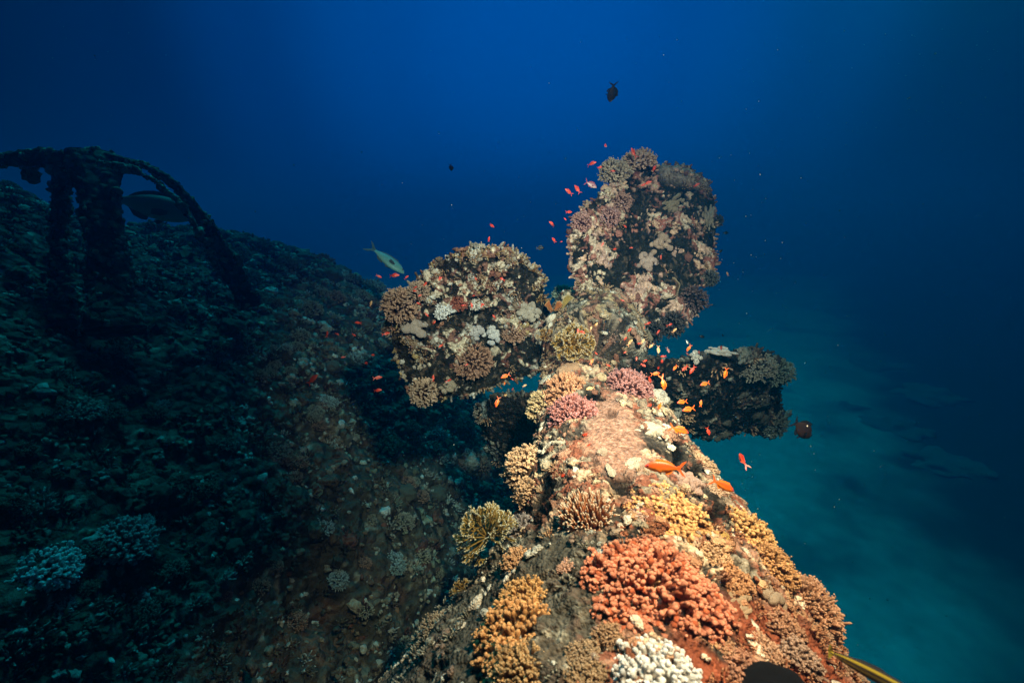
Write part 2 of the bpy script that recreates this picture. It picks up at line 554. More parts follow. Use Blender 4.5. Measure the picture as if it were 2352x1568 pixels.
def blade(outline, center, Dfun, thick, seed, n_l, n_f, cols, bias=0.0, pal=None, dark=(0.012, 0.013, 0.012), lump=0.017,
          label=None, grime=None, nth=460, nr=120):
    """a thick plate with a rounded rim; outline is its shape where it stands"""
    ol = np.array(outline, float)
    c = np.array(center, float)
    ol = c + (ol - c) * .975
    seg = np.linalg.norm(np.roll(ol, -1, 0) - ol, axis=1)
    cum = np.concatenate([[0], np.cumsum(seg)])
    tt = np.linspace(0, cum[-1], nth, endpoint=False)
    cl = np.vstack([ol, ol[:1]])
    bx_ = np.interp(tt, cum, cl[:, 0]); by_ = np.interp(tt, cum, cl[:, 1])
    k = np.hanning(13); k /= k.sum()
    sm = lambda a: np.convolve(np.concatenate([a[-6:], a, a[:6]]), k, 'valid')
    bx_, by_ = sm(bx_), sm(by_)
    rho = np.concatenate([np.linspace(0.01, 0.9, nr - 30), np.linspace(0.9, 1.0, 31)[1:]])
    full = np.concatenate([rho, rho[::-1][1:]])
    side = np.concatenate([np.ones(len(rho)), -np.ones(len(rho) - 1)])
    Rr, _ = np.meshgrid(full, tt, indexing='ij')
    wob = 1 + 0.010 * noise3(np.stack([bx_ * .06, by_ * .06, bx_ * 0 + seed], -1)) + 0.006 * noise3(np.stack([bx_ * .25, by_ * .25, bx_ * 0 + seed], -1))
    px = c[0] + Rr * (bx_ - c[0])[None] * wob[None]
    py = c[1] + Rr * (by_ - c[1])[None] * wob[None]
    D = Dfun(px, py)
    P = W(px, py, D)
    half = thick / 2 * np.sqrt(np.clip(1 - full ** 5, 0, 1)) + 0.0
    # plate normal from the front sheet
    eps = 3.0
    du = W(px + eps, py, Dfun(px + eps, py)) - P
    dv = W(px, py + eps, Dfun(px, py + eps)) - P
    nn = unit(np.cross(du, dv))
    flip = np.sum(nn * (C0 - P), -1) < 0
    nn = np.where(flip[..., None], -nn, nn)
    sd = side[:, None, None] * np.ones_like(P[..., :1])
    rim = sstep(0.93, 1.0, full)[:, None, None]
    outw = unit(P - W(c[0], c[1], Dfun(c[0], c[1])))
    nd = unit(nn * sd * (1 - rim) + outw * rim)
    cc, mk = crust_colors(P, seed, bias=bias, pal=pal, dark=dark)
    if grime is not None:
        cc = grime(px, py, P, cc)
    Pd = P + nn * sd * half[:, None, None]
    Pd = Pd + nd * (0.022 * fbm(P * 9 + seed, 4) + 0.013 * mk * (1 + .6 * fbm(P * 45, 2)) + 0.005 * fbm(P * 50, 2))[..., None]
    Pd = Pd - PINV
    q = grid_quads(len(full), nth)
    U = np.arange(len(full) - 1)
    qs = np.stack([U * nth + nth - 1, (U + 1) * nth + nth - 1, (U + 1) * nth, U * nth], 1)
    mb_ = MB().add(Pd, cc, np.concatenate([q, qs]))
    o = obj('blade', mb_.mesh('blade', M_CRUST), prop)
    if label: o['label'] = label
    # growth on front and rim
    ff = (sd[..., 0] > 0)
    wgt = (Rr * ff * (0.06 + mk)).ravel(); wgt /= wgt.sum()
    ii = rng.choice(len(wgt), 2500, p=wgt)
    growth('nodule_crust', o, Pd.reshape(-1, 3)[ii], nd.reshape(-1, 3)[ii], n_l, n_f, lump, cols, cluster=0.72)
    # ragged rim of stubs
    rim_i = len(rho) - 1
    mbr = MB()
    nr_ = 200
    jj = rng.integers(0, nth, nr_)
    pr = Pd[rim_i][jj]; dr = unit(nd[rim_i][jj] + rng.normal(size=(nr_, 3)) * .35)
    base = np.array(cols)[rng.integers(0, len(cols), nr_)] * rng.uniform(.5, 1.0, (nr_, 1))
    lumps(mbr, pr, dr, lump * .8 * np.exp(rng.normal(size=nr_) * .35), 1.0, base, sub=2, rough=.35)
    fingers(mbr, pr[:160] - dr[:160] * .01, dr[:160], rng.uniform(.02, .05, 160), .008, .006, base[:160] * .4, base[:160], n=6)
    obj('rim_growth', mbr.mesh('rim_growth', M_LUMP), o)['kind'] = 'stuff'
    return o


def up_D(px, py):
    u = (px - 1480) / 175; v = (760 - py) / 390
    return 2.62 + 0.22 * v + 0.10 * u * u * np.sign(u) + 0.12 * u * (v - .3)


def grime_up(px, py, P, cc):
    bare = sstep(1500, 1530, px) * sstep(440, 410, py + 0.25 * (1560 - px)) * 0.9
    gcol = np.array([0.30, 0.25, 0.22]) * (1 + .6 * fbm(P * 30, 3))[..., None]
    return cc * (1 - bare[..., None]) + gcol * bare[..., None]


OUT_UP = [(1400, 790), (1365, 735), (1332, 690), (1318, 640), (1306, 600), (1305, 550), (1322, 492), (1372, 447), (1402, 422), (1450, 396), (1520, 374),
          (1565, 378), (1604, 396), (1630, 424), (1643, 455), (1648, 520), (1642, 560), (1644, 600), (1630, 640), (1596, 668), (1606, 705), (1570, 748), (1520, 762),
          (1470, 790)]
blade(OUT_UP, (1470, 580), up_D, 0.06, 1, 440, 700, PINKS, lump=.0105, bias=-0.06, grime=grime_up,
      pal=[(0.50, 0.33, 0.26), (0.50, 0.39, 0.31), (0.26, 0.10, 0.08), (0.38, 0.23, 0.19)],
      label='upright blade, tallest, dark with pink and cream patches')


def lf_D(px, py):
    u = (1250 - px) / 350; v = (py - 740) / 170
    return 2.60 - 0.22 * u - 0.08 * v * v + 0.10 * v


OUT_LF = [(1290, 800), (1245, 860), (1190, 872), (1130, 890), (1080, 912), (1030, 916), (985, 918), (950, 910), (935, 880), (908, 840), (896, 790),
          (893, 740), (898, 700), (930, 668), (962, 632), (1000, 602), (1050, 577), (1100, 564), (1165, 572), (1212, 590), (1240, 622),
          (1254, 665), (1268, 705)]
blade(OUT_LF, (1090, 745), lf_D, 0.06, 2, 380, 900, LEFTC, lump=.0095, bias=-0.07,
      pal=[(0.34, 0.32, 0.28), (0.17, 0.09, 0.07), (0.44, 0.38, 0.29), (0.14, 0.06, 0.045)],
      label='broad round blade on the left, speckled cream, grey and brown')


def lr_D(px, py):
    u = (px - 1480) / 340; v = (py - 900) / 100
    return 2.35 + 0.30 * u + 0.22 * v


OUT_LR = [(1430, 830), (1480, 818), (1560, 826), (1650, 812), (1700, 800), (1760, 806), (1800, 830), (1812, 865), (1790, 890), (1795, 940), (1800, 980),
          (1760, 998), (1700, 992), (1600, 1002), (1560, 985), (1500, 940), (1430, 900)]
blade(OUT_LR, (1620, 905), lr_D, 0.10, 4, 120, 160, DARKG, bias=-0.16,
      pal=[(0.16, 0.16, 0.14), (0.10, 0.08, 0.07), (0.20, 0.19, 0.16), (0.08, 0.05, 0.04)], dark=(0.006, 0.007, 0.008), lump=0.014,  # face turned from the strobes: its shade is painted in near-black
      label='dark blade reaching right, nearly black with a grey coral rim')


def ll_D(px, py):
    return 2.62 + (1225 - px) / 130 * 0.12 + (py - 980) / 80 * 0.2


OUT_LL = [(1290, 920), (1225, 903), (1180, 905), (1140, 908), (1108, 925), (1106, 960), (1114, 1000), (1130, 1045), (1150, 1070), (1200, 1080),
          (1260, 1060), (1300, 1000)]
blade(OUT_LL, (1200, 985), ll_D, 0.08, 5, 60, 80, DARKG, bias=-0.10,
      pal=[(0.14, 0.18, 0.18), (0.09, 0.08, 0.08), (0.16, 0.16, 0.15), (0.07, 0.06, 0.05)], dark=(0.010, 0.011, 0.012), lump=0.012,  # unlit like the right one, shade put into the palette
      label='small dark lower blade half hidden behind the shaft', nth=300, nr=80)

# ------------------------------------------------------------------ coral colonies
def orient(nv_, spin=0.0, up_mix=0.35):
    z = unit(np.asarray(nv_) * (1 - up_mix) + np.array([0, 0, 1.]) * up_mix)
    x, y, z = frames(z[None])
    x, y, z = x[0], y[0], z[0]
    c_, s__ = math.cos(spin), math.sin(spin)
    x, y = x * c_ + y * s__, -x * s__ + y * c_
    return Matrix(((x[0], y[0], z[0]), (x[1], y[1], z[1]), (x[2], y[2], z[2])))


def coral_bush(nb, cb, ct, thin=1.0, sub=2, ex=(1, 1, 0.8), lim=-0.1, name='coral', tipcol=None, jit=.06, var=.14, blunt=1.0, bend=.08,
               lobes=((0, 0, 0, 1),), par=.62):
    """domes of stubby forking branches growing mostly outward along +Z; unit radius, base at origin"""
    mb_ = MB()
    thin = thin * 1.08
    e_ = np.array(ex)
    cb = np.array(cb) * .7; ct = np.array(ct)  # base pigment darkened further, painting shade into the gaps between fingers
    tcx = np.clip(ct * 1.18 + .05, 0, .92) if tipcol is None else np.array(tipcol)
    for lx, ly, lz, ls in lobes:
        off = np.array([lx, ly, lz])
        k_n = max(20, int(nb * ls * ls))
        d = dome_dirs(k_n, lim, jit)
        sp = math.sqrt(2 * math.pi * (1 - lim) / 2 / k_n) * ls
        Ln = ls * rng.uniform(0.84, 1.06, k_n) * (1 + .16 * noise3(d * 2.2 + rng.uniform(0, 90, 3)))
        tone = rng.uniform(1 - var, 1 + var, (k_n, 1)) * (1 + .35 * noise3(d * 1.6 + rng.uniform(0, 90, 3)))[:, None]
        tone = np.clip(tone, .45, 1.3)
        tip = d * Ln[:, None] * e_
        base = tip * np.array([1 - .5 * (1 - par) - .10, 1 - .5 * (1 - par) - .10, .25]) * .9
        mid = base + (tip - base) * .5
        md = tip - base
        ln = np.linalg.norm(md, axis=1)
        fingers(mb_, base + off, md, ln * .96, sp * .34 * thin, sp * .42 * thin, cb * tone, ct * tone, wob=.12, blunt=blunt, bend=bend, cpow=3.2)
        for k_ in range(sub):
            en = tip + rng.normal(size=d.shape) * sp * .42
            st = mid
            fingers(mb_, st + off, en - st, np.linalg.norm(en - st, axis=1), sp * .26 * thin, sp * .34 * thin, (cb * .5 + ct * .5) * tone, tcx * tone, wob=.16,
                    blunt=blunt, cpow=4)
        dd = np.repeat(tip, 3, 0) + rng.normal(size=(k_n * 3, 3)) * sp * .24
        lumps(mb_, dd + off, unit(dd), sp * .22 * thin * rng.uniform(.7, 1.2, len(dd)), 1.0, np.clip(tcx * rng.uniform(.82, 1.1, (len(dd), 1)) * np.repeat(tone, 3, 0), 0, .95), sub=1, rough=.1)
        lumps(mb_, np.array([off + [0, 0, -0.1 * ls]]), np.array([0, 0, 1.]), 0.62 * ls, .55, cb * .5, sub=3, rough=.2)  # dark core paints the shade deep between the fingers
    return mb_.mesh(name, M_CORAL)


def coral_spiky(nb, cb, ct, tipcol):
    mb_ = MB()
    d = dome_dirs(nb, -.05, .05)
    Ln = rng.uniform(.84, 1.08, nb)
    sp = math.sqrt(2 * math.pi / nb)
    tip = d * Ln[:, None]
    base = tip * np.array([.76, .76, .2])
    md = tip - base; ln = np.linalg.norm(md, axis=1)
    fingers(mb_, base, md, ln * .8, sp * .33, sp * .24, cb, ct, wob=.10, blunt=.9, cpow=1.6)
    fingers(mb_, base + md * .74, md, ln * .30, sp * .23, sp * .12, ct, tipcol, wob=.10, blunt=.8, cpow=1.0)
    for k_ in range(1):
        dd = unit(md) + rng.normal(size=d.shape) * .45
        st = base + md * (.4 + .3 * rng.random((nb, 1)))
        fingers(mb_, st, dd, sp * 1.1, sp * .18, sp * .10, ct, tipcol, wob=.1, blunt=.8, cpow=.9)
    lumps(mb_, np.array([[0, 0, -0.1]]), np.array([0, 0, 1.]), 0.6, .5, np.array(cb) * .5, sub=3)
    return mb_.mesh('spiky_coral', M_CORAL)


def coral_fire(nf, cb, ct, tipcol=(.85, .85, .78), lim=-0.1, depth=5, name='fire_coral'):
    """fans of fine forking branches"""
    Ps, Ds, Ls, Rs, dp = [], [], [], [], []
    for f in range(nf):
        d0 = dome_dirs(nf, lim, .12)[f]
        pn = unit(np.cross(d0, rng.normal(size=3)))
        stack = [(np.zeros(3) + d0 * .08, d0, .30, .026, 0)]
        while stack:
            p, d, ln, r_, k_ = stack.pop()
            Ps.append(p); Ds.append(d); Ls.append(ln); Rs.append(r_); dp.append(k_)
            if k_ < depth:
                kids = 2 if rng.random() > .12 else 3
                for s in range(kids):
                    a = ((s - (kids - 1) / 2) * rng.uniform(.5, .95) + rng.normal() * .12)
                    side = unit(np.cross(pn, d))
                    nd_ = unit(d * math.cos(a) + side * math.sin(a) + pn * rng.normal() * .16)
                    stack.append((p + d * ln * .95, nd_, ln * rng.uniform(.60, .78), r_ * .86, k_ + 1))
    Ps = np.array(Ps); Ds = np.array(Ds); Ls = np.array(Ls); Rs = np.array(Rs); dp = np.array(dp)
    mb_ = MB()
    t_ = (dp / depth)[:, None] ** 2
    c0_ = np.array(cb) * (1 - t_) + np.array(ct) * t_
    last = (dp >= depth)[:, None]
    c1_ = np.where(last, np.array(tipcol), c0_)
    fingers(mb_, Ps, Ds, Ls * 1.05, Rs, Rs * .85, c0_, c1_, n=5, wob=.1, cpow=1.3)
    return mb_.mesh(name, M_CORAL)


def coral_knob(nb, col, spread=.75, s=.34, name='knob_coral', h=1.0, freq=1.6):
    mb_ = MB()
    d = dome_dirs(nb, 0.0, .25)
    P = d * rng.uniform(.15, spread, (nb, 1)) * np.array([1, 1, h])
    lumps(mb_, P, d, s * rng.uniform(.7, 1.25, nb), 1.0, np.array(col) * rng.uniform(.85, 1.1, (nb, 1)), sub=3, rough=.10, freq=freq)
    return mb_.mesh(name, M_LUMP)


def coral_brain(col, h=.75, lobes=.16):
    v, f = ICO[4]
    nz_ = fbm(v * 2.1 + rng.uniform(0, 90, 3), 2)
    vv = v * (1 + lobes * nz_ * 2)[:, None] * np.array([1, 1, h])
    mb_ = MB().add(vv, np.array(col) * (1 + .15 * nz_)[:, None], None, f)
    return mb_.mesh('lobed_coral', M_LUMP)


def coral_plate(col, edge, name='plate_coral'):
    """wavy upright cup of thin plate with pale rim"""
    nu_, nv_ = 90, 26
    a = np.linspace(0, 5.4, nu_); r_ = np.linspace(.1, 1, nv_)
    A_, R_ = np.meshgrid(a, r_, indexing='ij')
    z_ = R_ ** 1.5 * .7 + .12 * np.sin(A_ * 5 + 1) * R_ ** 2 + .05 * np.sin(A_ * 13) * R_ ** 3
    rad_ = R_ * (1 + .12 * np.sin(A_ * 3))
    Pp = np.stack([np.cos(A_) * rad_, np.sin(A_) * rad_, z_], -1)
    nn = gnormals(Pp)
    cc = np.array(col) * (1 - sstep(.9, 1, R_))[..., None] + np.array(edge) * sstep(.9, 1, R_)[..., None]
    cc = cc * (1 + .3 * noise3(Pp * 6))[..., None]
    mb_ = MB()
    Pp = Pp + nn * (.02 * noise3(Pp * 9))[..., None]
    q = grid_quads(nu_, nv_)
    mb_.add(Pp + nn * .02, cc, q)
    mb_.add(Pp - nn * .02, cc, q[:, ::-1])
    # rim strip
    n1_ = nu_ * nv_
    ua = np.arange(nu_ - 1) * nv_ + nv_ - 1
    mb_.q.append(np.stack([ua, ua + n1_, ua + nv_ + n1_, ua + nv_], 1))
    return mb_.mesh(name, M_CORAL)


def place(me, name, p, nv_, size, label, cat='coral', group=None, sc=(1, 1, 1), spin=None, up_mix=.3, sink=.12):
    o = obj(name, me)
    Mx = orient(nv_, rnd.uniform(0, 6.28) if spin is None else spin, up_mix)
    o.matrix_world = Matrix.Translation(Vector(p) - Mx.col[2] * size * sink) @ Mx.to_4x4() @ Matrix.Diagonal((size * sc[0], size * sc[1], size * sc[2], 1))
    tag(o, label, cat, group)
    return o


def on_tube(me, name, px, py, rpx, label, **kw):
    p, nn, D_ = tube_surf(px, py)
    return place(me, name, p, nn, rpx * D_ / FPX, label, **kw)


def at_D(me, name, px, py, D_, rpx, label, nv_=None, **kw):
    p = W(px, py, D_)
    if nv_ is None: nv_ = unit(C0 - p)
    return place(me, name, p, nv_, rpx * D_ / FPX, label, **kw)


# -- on the shaft housing
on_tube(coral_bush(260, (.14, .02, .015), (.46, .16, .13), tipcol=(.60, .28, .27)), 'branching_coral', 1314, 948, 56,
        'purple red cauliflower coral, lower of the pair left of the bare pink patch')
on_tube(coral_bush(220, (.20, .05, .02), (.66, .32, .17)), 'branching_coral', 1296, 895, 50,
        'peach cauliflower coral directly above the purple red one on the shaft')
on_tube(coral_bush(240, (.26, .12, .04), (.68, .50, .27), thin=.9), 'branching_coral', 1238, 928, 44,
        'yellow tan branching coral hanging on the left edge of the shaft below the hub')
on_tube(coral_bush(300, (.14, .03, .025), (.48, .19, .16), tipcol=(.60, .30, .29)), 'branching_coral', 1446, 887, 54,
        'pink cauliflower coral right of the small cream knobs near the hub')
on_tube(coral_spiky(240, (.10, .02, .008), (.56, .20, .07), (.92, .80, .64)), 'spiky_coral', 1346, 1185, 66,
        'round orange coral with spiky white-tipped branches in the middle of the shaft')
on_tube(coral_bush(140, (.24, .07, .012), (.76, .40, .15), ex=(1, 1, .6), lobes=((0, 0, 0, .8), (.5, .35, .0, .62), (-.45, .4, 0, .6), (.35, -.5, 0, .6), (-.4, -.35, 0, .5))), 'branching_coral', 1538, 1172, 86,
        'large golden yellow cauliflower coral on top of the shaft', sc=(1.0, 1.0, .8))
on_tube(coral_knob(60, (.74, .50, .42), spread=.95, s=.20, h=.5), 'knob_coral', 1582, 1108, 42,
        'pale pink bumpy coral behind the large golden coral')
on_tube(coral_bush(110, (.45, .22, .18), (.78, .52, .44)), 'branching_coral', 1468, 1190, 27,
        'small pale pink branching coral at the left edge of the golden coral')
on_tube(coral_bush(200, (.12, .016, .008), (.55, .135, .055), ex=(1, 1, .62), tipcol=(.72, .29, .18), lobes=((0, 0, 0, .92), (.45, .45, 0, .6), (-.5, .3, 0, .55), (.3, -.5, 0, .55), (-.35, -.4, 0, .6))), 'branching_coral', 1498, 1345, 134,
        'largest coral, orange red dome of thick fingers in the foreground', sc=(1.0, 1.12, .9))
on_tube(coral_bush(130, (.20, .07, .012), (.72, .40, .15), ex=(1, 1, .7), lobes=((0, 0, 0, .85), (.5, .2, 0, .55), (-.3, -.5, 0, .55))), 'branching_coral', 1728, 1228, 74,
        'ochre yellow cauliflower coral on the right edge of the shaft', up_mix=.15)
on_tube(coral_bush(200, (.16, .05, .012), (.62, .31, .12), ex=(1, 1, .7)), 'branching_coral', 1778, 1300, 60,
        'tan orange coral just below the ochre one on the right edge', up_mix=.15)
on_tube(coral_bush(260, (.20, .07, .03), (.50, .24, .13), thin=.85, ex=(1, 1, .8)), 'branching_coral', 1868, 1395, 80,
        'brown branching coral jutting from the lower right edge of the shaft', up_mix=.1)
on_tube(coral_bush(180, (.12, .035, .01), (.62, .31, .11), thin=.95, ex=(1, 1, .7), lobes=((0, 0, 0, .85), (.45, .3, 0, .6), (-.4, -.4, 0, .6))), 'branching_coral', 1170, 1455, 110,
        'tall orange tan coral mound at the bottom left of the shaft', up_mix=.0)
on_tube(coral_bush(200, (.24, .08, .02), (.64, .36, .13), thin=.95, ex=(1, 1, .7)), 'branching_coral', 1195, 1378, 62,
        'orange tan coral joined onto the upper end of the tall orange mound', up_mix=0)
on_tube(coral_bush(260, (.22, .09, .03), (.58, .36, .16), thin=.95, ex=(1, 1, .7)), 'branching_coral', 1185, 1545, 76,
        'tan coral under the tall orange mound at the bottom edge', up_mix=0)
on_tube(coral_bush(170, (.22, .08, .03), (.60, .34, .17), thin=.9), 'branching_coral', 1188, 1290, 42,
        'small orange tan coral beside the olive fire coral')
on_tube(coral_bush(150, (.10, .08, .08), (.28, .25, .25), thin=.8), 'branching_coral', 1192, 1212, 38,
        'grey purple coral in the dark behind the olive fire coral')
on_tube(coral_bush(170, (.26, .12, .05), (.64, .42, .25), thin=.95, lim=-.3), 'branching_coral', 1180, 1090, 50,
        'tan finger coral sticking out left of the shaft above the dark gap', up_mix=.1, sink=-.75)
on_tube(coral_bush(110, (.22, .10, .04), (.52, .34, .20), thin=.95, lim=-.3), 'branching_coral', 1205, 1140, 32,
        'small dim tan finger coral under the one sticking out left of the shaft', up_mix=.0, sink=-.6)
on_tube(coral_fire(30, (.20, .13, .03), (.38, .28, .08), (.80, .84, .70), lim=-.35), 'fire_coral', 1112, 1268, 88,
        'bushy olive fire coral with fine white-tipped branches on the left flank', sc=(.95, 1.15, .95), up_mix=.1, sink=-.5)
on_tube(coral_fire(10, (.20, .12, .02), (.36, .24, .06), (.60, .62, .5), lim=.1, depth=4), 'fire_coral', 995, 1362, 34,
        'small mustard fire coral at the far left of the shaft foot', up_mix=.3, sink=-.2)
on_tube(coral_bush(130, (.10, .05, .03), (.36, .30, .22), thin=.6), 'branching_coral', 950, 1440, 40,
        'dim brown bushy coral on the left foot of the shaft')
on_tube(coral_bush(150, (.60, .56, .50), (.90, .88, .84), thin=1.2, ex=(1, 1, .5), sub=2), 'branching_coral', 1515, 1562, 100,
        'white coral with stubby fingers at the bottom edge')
on_tube(coral_brain((.68, .42, .27), .8), 'lobed_coral', 1306, 852, 25, 'smooth peach lobed coral above the peach cauliflower coral', sc=(1.25, .8, 1))
on_tube(coral_brain((.66, .42, .28), .8), 'lobed_coral', 1334, 872, 13, 'small peach lobe at the right end of the smooth peach coral', sc=(.8, 1.3, 1))
on_tube(coral_knob(10, (.74, .56, .36), spread=.4, s=.6), 'knob_coral', 1380, 868, 15, 'round cream knob between the two cauliflower corals')
on_tube(coral_knob(7, (.70, .56, .44), spread=.4, s=.5, h=1.6), 'knob_coral', 1382, 1040, 17, 'upright cream knob like a cone on the bare pink patch', up_mix=.7)
on_tube(coral_knob(14, (.84, .78, .68), spread=.8, s=.45), 'knob_coral', 1520, 912, 23, 'bright white knobby coral at the right edge below the anthias')
on_tube(coral_knob(22, (.82, .74, .60), spread=1.0, s=.30, h=.5), 'knob_coral', 1490, 985, 34, 'creamy white knobby crust right of the bare pink patch', sc=(.8, 1.4, .8), spin=.3)
on_tube(coral_knob(12, (.80, .72, .58), spread=.9, s=.34, h=.5), 'knob_coral', 1455, 1060, 24, 'cream crust patch right of the cone knob', sc=(.8, 1.5, .6))
on_tube(coral_knob(12, (.78, .70, .56), spread=.9, s=.34, h=.5), 'knob_coral', 1400, 1078, 20, 'low cream crust just below the cone knob', sc=(1.6, .6, .5), spin=.1)
on_tube(coral_knob(12, (.76, .66, .50), spread=.9, s=.40, h=.6), 'knob_coral', 1262, 1060, 21, 'cream knob cluster on the left side of the shaft', sc=(.8, 1.4, .8))
on_tube(coral_knob(8, (.76, .68, .54), spread=.9, s=.42, h=.6), 'knob_coral', 1285, 1015, 16, 'short row of cream knobs above the cream cluster', sc=(1.5, .8, .8))
on_tube(coral_knob(9, (.84, .82, .76), spread=.9, s=.4, h=.6), 'knob_coral', 1592, 990, 13, 'tiny bright white coral at the right edge beside a large orange anthias')
on_tube(coral_brain((.78, .50, .16), .7, .08), 'cup_coral', 1663, 1232, 17, 'yellow round cup coral, upper of two')
on_tube(coral_brain((.76, .50, .17), .7, .08), 'cup_coral', 1667, 1262, 11, 'small yellow round coral, lower of two')
on_tube(coral_knob(26, (.72, .50, .32), spread=1.0, s=.24, h=.5), 'knob_coral', 1690, 1390, 46, 'cream tan crust right of the orange red dome', sc=(.6, 1.6, .6), spin=.5)
on_tube(coral_knob(18, (.60, .44, .32), spread=1.0, s=.28, h=.5), 'knob_coral', 1775, 1375, 36, 'pale knobby coral between the ochre and brown corals')
BR = [(1750, 1490, 46, (.17, .06, .03), (.46, .25, .15), 'reddish brown coral stubs near the bottom right of the shaft'),
      (1835, 1500, 48, (.14, .06, .04), (.38, .23, .16), 'dull brown coral at the right bottom corner of the shaft'),
      (1660, 1480, 34, (.22, .08, .04), (.50, .28, .16), 'rust coloured coral below the orange red dome'),
      (1620, 1060, 34, (.22, .09, .04), (.52, .33, .2), 'brown crust coral on the right edge above the large orange fish'),
      (1640, 1120, 30, (.30, .15, .08), (.56, .38, .26), 'tan coral on the right edge behind the large orange fish'),
      (1925, 1520, 46, (.14, .06, .03), (.36, .20, .12), 'brown coral at the lowest right rim of the shaft'),
      (1340, 1500, 36, (.16, .10, .05), (.44, .30, .18), 'thin tan coral tuft at the bottom between orange mound and white coral')]
BR += [(1690, 1330, 40, (.18, .05, .02), (.56, .27, .12), 'orange brown coral wedged between the dome and the ochre coral'),
       (1800, 1430, 44, (.12, .035, .02), (.42, .20, .11), 'red brown coral below the tan orange coral on the right'),
       (1700, 1530, 50, (.12, .035, .02), (.38, .17, .10), 'dark red brown coral mound left of the black lump'),
       (1885, 1470, 46, (.10, .035, .02), (.36, .19, .11), 'brown finger coral right above the striped fish'),
       (1960, 1565, 50, (.09, .03, .02), (.30, .16, .09), 'dark brown coral at the bottom right end of the shaft'),
       (1640, 1270, 34, (.24, .08, .03), (.66, .40, .22), 'pale orange coral right of the golden coral'),
       (1400, 1455, 34, (.10, .04, .02), (.40, .24, .13), 'small tan coral at the lower left of the orange red dome'),
       (1345, 1560, 44, (.10, .05, .02), (.40, .26, .14), 'thin yellow brown coral left of the white coral'),
       (1610, 1440, 40, (.16, .05, .02), (.58, .34, .18), 'sand coloured coral at the lower right of the orange red dome'),
       (1300, 1300, 20, (.24, .10, .06), (.62, .36, .26), 'tiny salmon coral on the grey turf')]
for a in BR:
    on_tube(coral_bush(110, a[3], a[4], thin=1.0, ex=(1, 1, .6), lobes=((0, 0, 0, .8), (.5, .2, 0, .6), (-.3, .45, 0, .6), (-.2, -.5, 0, .55))), 'branching_coral', a[0], a[1], a[2] * 1.12, a[5])
for a in [(1293, 1020, 6, 'red sponge spot, upper left of the bare pink patch'), (1352, 1022, 8, 'bright red sponge beside the cone knob'),
          (1345, 997, 7, 'orange red sponge spot above the bright red one'), (1293, 1091, 5, 'tiny red sponge left of the cone knob')]:
    on_tube(coral_brain((.60, .06, .02), .4, .2), 'red_sponge', a[0], a[1], a[2], a[3], cat='sponge', up_mix=0)

# -- on the hub
at_D(coral_fire(26, (.40, .20, .03), (.58, .34, .08), (.88, .80, .62), lim=0.1, depth=5), 'fire_coral', 1318, 790, 2.33, 56,
     'mustard fire coral spreading over the hub')
at_D(coral_fire(9, (.40, .18, .03), (.55, .30, .07), (.85, .75, .55), lim=0.2, depth=4), 'fire_coral', 1252, 772, 2.42, 28,
     'small mustard fire coral where left blade meets hub')
at_D(coral_brain((.42, .32, .15), .3, .2), 'crust_coral', 1345, 820, 2.32, 34, 'flat pale yellow crust below the hub fire coral', sc=(1.3, .5, 1))
at_D(coral_plate((.30, .10, .03), (.60, .30, .12)), 'plate_coral', 1272, 712, 2.50, 20, 'orange brown ribbed plate coral between the two blades', up_mix=.7)
at_D(coral_plate((.34, .24, .07), (.66, .58, .38)), 'plate_coral', 1308, 702, 2.55, 20, 'mustard cup coral between the two blades')
at_D(coral_bush(140, (.12, .05, .04), (.34, .20, .16), thin=.8), 'branching_coral', 1405, 765, 2.38, 30, 'dull brown coral on the right of the hub')
at_D(coral_brain((.60, .55, .50), .5, .1), 'lobed_coral', 1352, 773, 2.36, 12, 'small pale ring shaped coral on the hub')
at_D(coral_bush(160, (.10, .14, .10), (.34, .42, .32), thin=.8), 'branching_coral', 1296, 676, 3.1, 30, 'greenish coral seen far behind the hub between the blades', up_mix=.8)
at_D(coral_bush(120, (.10, .14, .10), (.30, .38, .30), thin=.8), 'branching_coral', 1318, 690, 3.0, 24, 'green grey coral just right behind the hub gap', up_mix=.8)

# -- on the left blade
def on_left(me, name, px, py, rpx, label, off=.05, **kw):
    return at_D(me, name, px, py, float(lf_D(px, py)) - off, rpx, label, **kw)


on_left(coral_bush(260, (.12, .05, .03), (.36, .20, .13), thin=.8, ex=(1, 1, .5)), 'branching_coral', 1085, 826, 46, 'dark brown branching coral in the middle of the left blade')
on_left(coral_bush(140, (.16, .07, .04), (.42, .25, .17), thin=.75, ex=(1, 1, .5)), 'branching_coral', 1180, 763, 28, 'brown coral near the root of the left blade')
on_left(coral_bush(240, (.15, .07, .04), (.44, .28, .19), thin=.9, ex=(1, 1, .8)), 'branching_coral', 917, 700, 42, 'brown coral bulging from the left tip of the left blade', up_mix=.2)
on_left(coral_bush(140, (.16, .08, .05), (.42, .30, .22), thin=.9), 'branching_coral', 960, 668, 26, 'small brown coral on the upper left rim of the left blade', up_mix=.4)
on_left(coral_bush(180, (.20, .10, .05), (.50, .36, .25), thin=.9), 'branching_coral', 972, 902, 34, 'tan coral on the bottom left rim of the left blade', up_mix=.0)
on_left(coral_knob(22, (.62, .60, .60), spread=.95, s=.28, h=.5), 'knob_coral', 1096, 762, 20, 'pale lilac white coral, left of the two in mid left blade')
on_left(coral_knob(26, (.74, .74, .74), spread=.95, s=.26, h=.5), 'knob_coral', 1130, 768, 22, 'white bumpy coral, right of the two in mid left blade')
on_left(coral_bush(90, (.40, .40, .40), (.70, .71, .70), ex=(1, 1, .3), lobes=((0, 0, 0, .7), (.6, .1, 0, .5), (-.4, .5, 0, .5))), 'branching_coral', 1018, 708, 26, 'bleached white branching coral on the upper left blade')
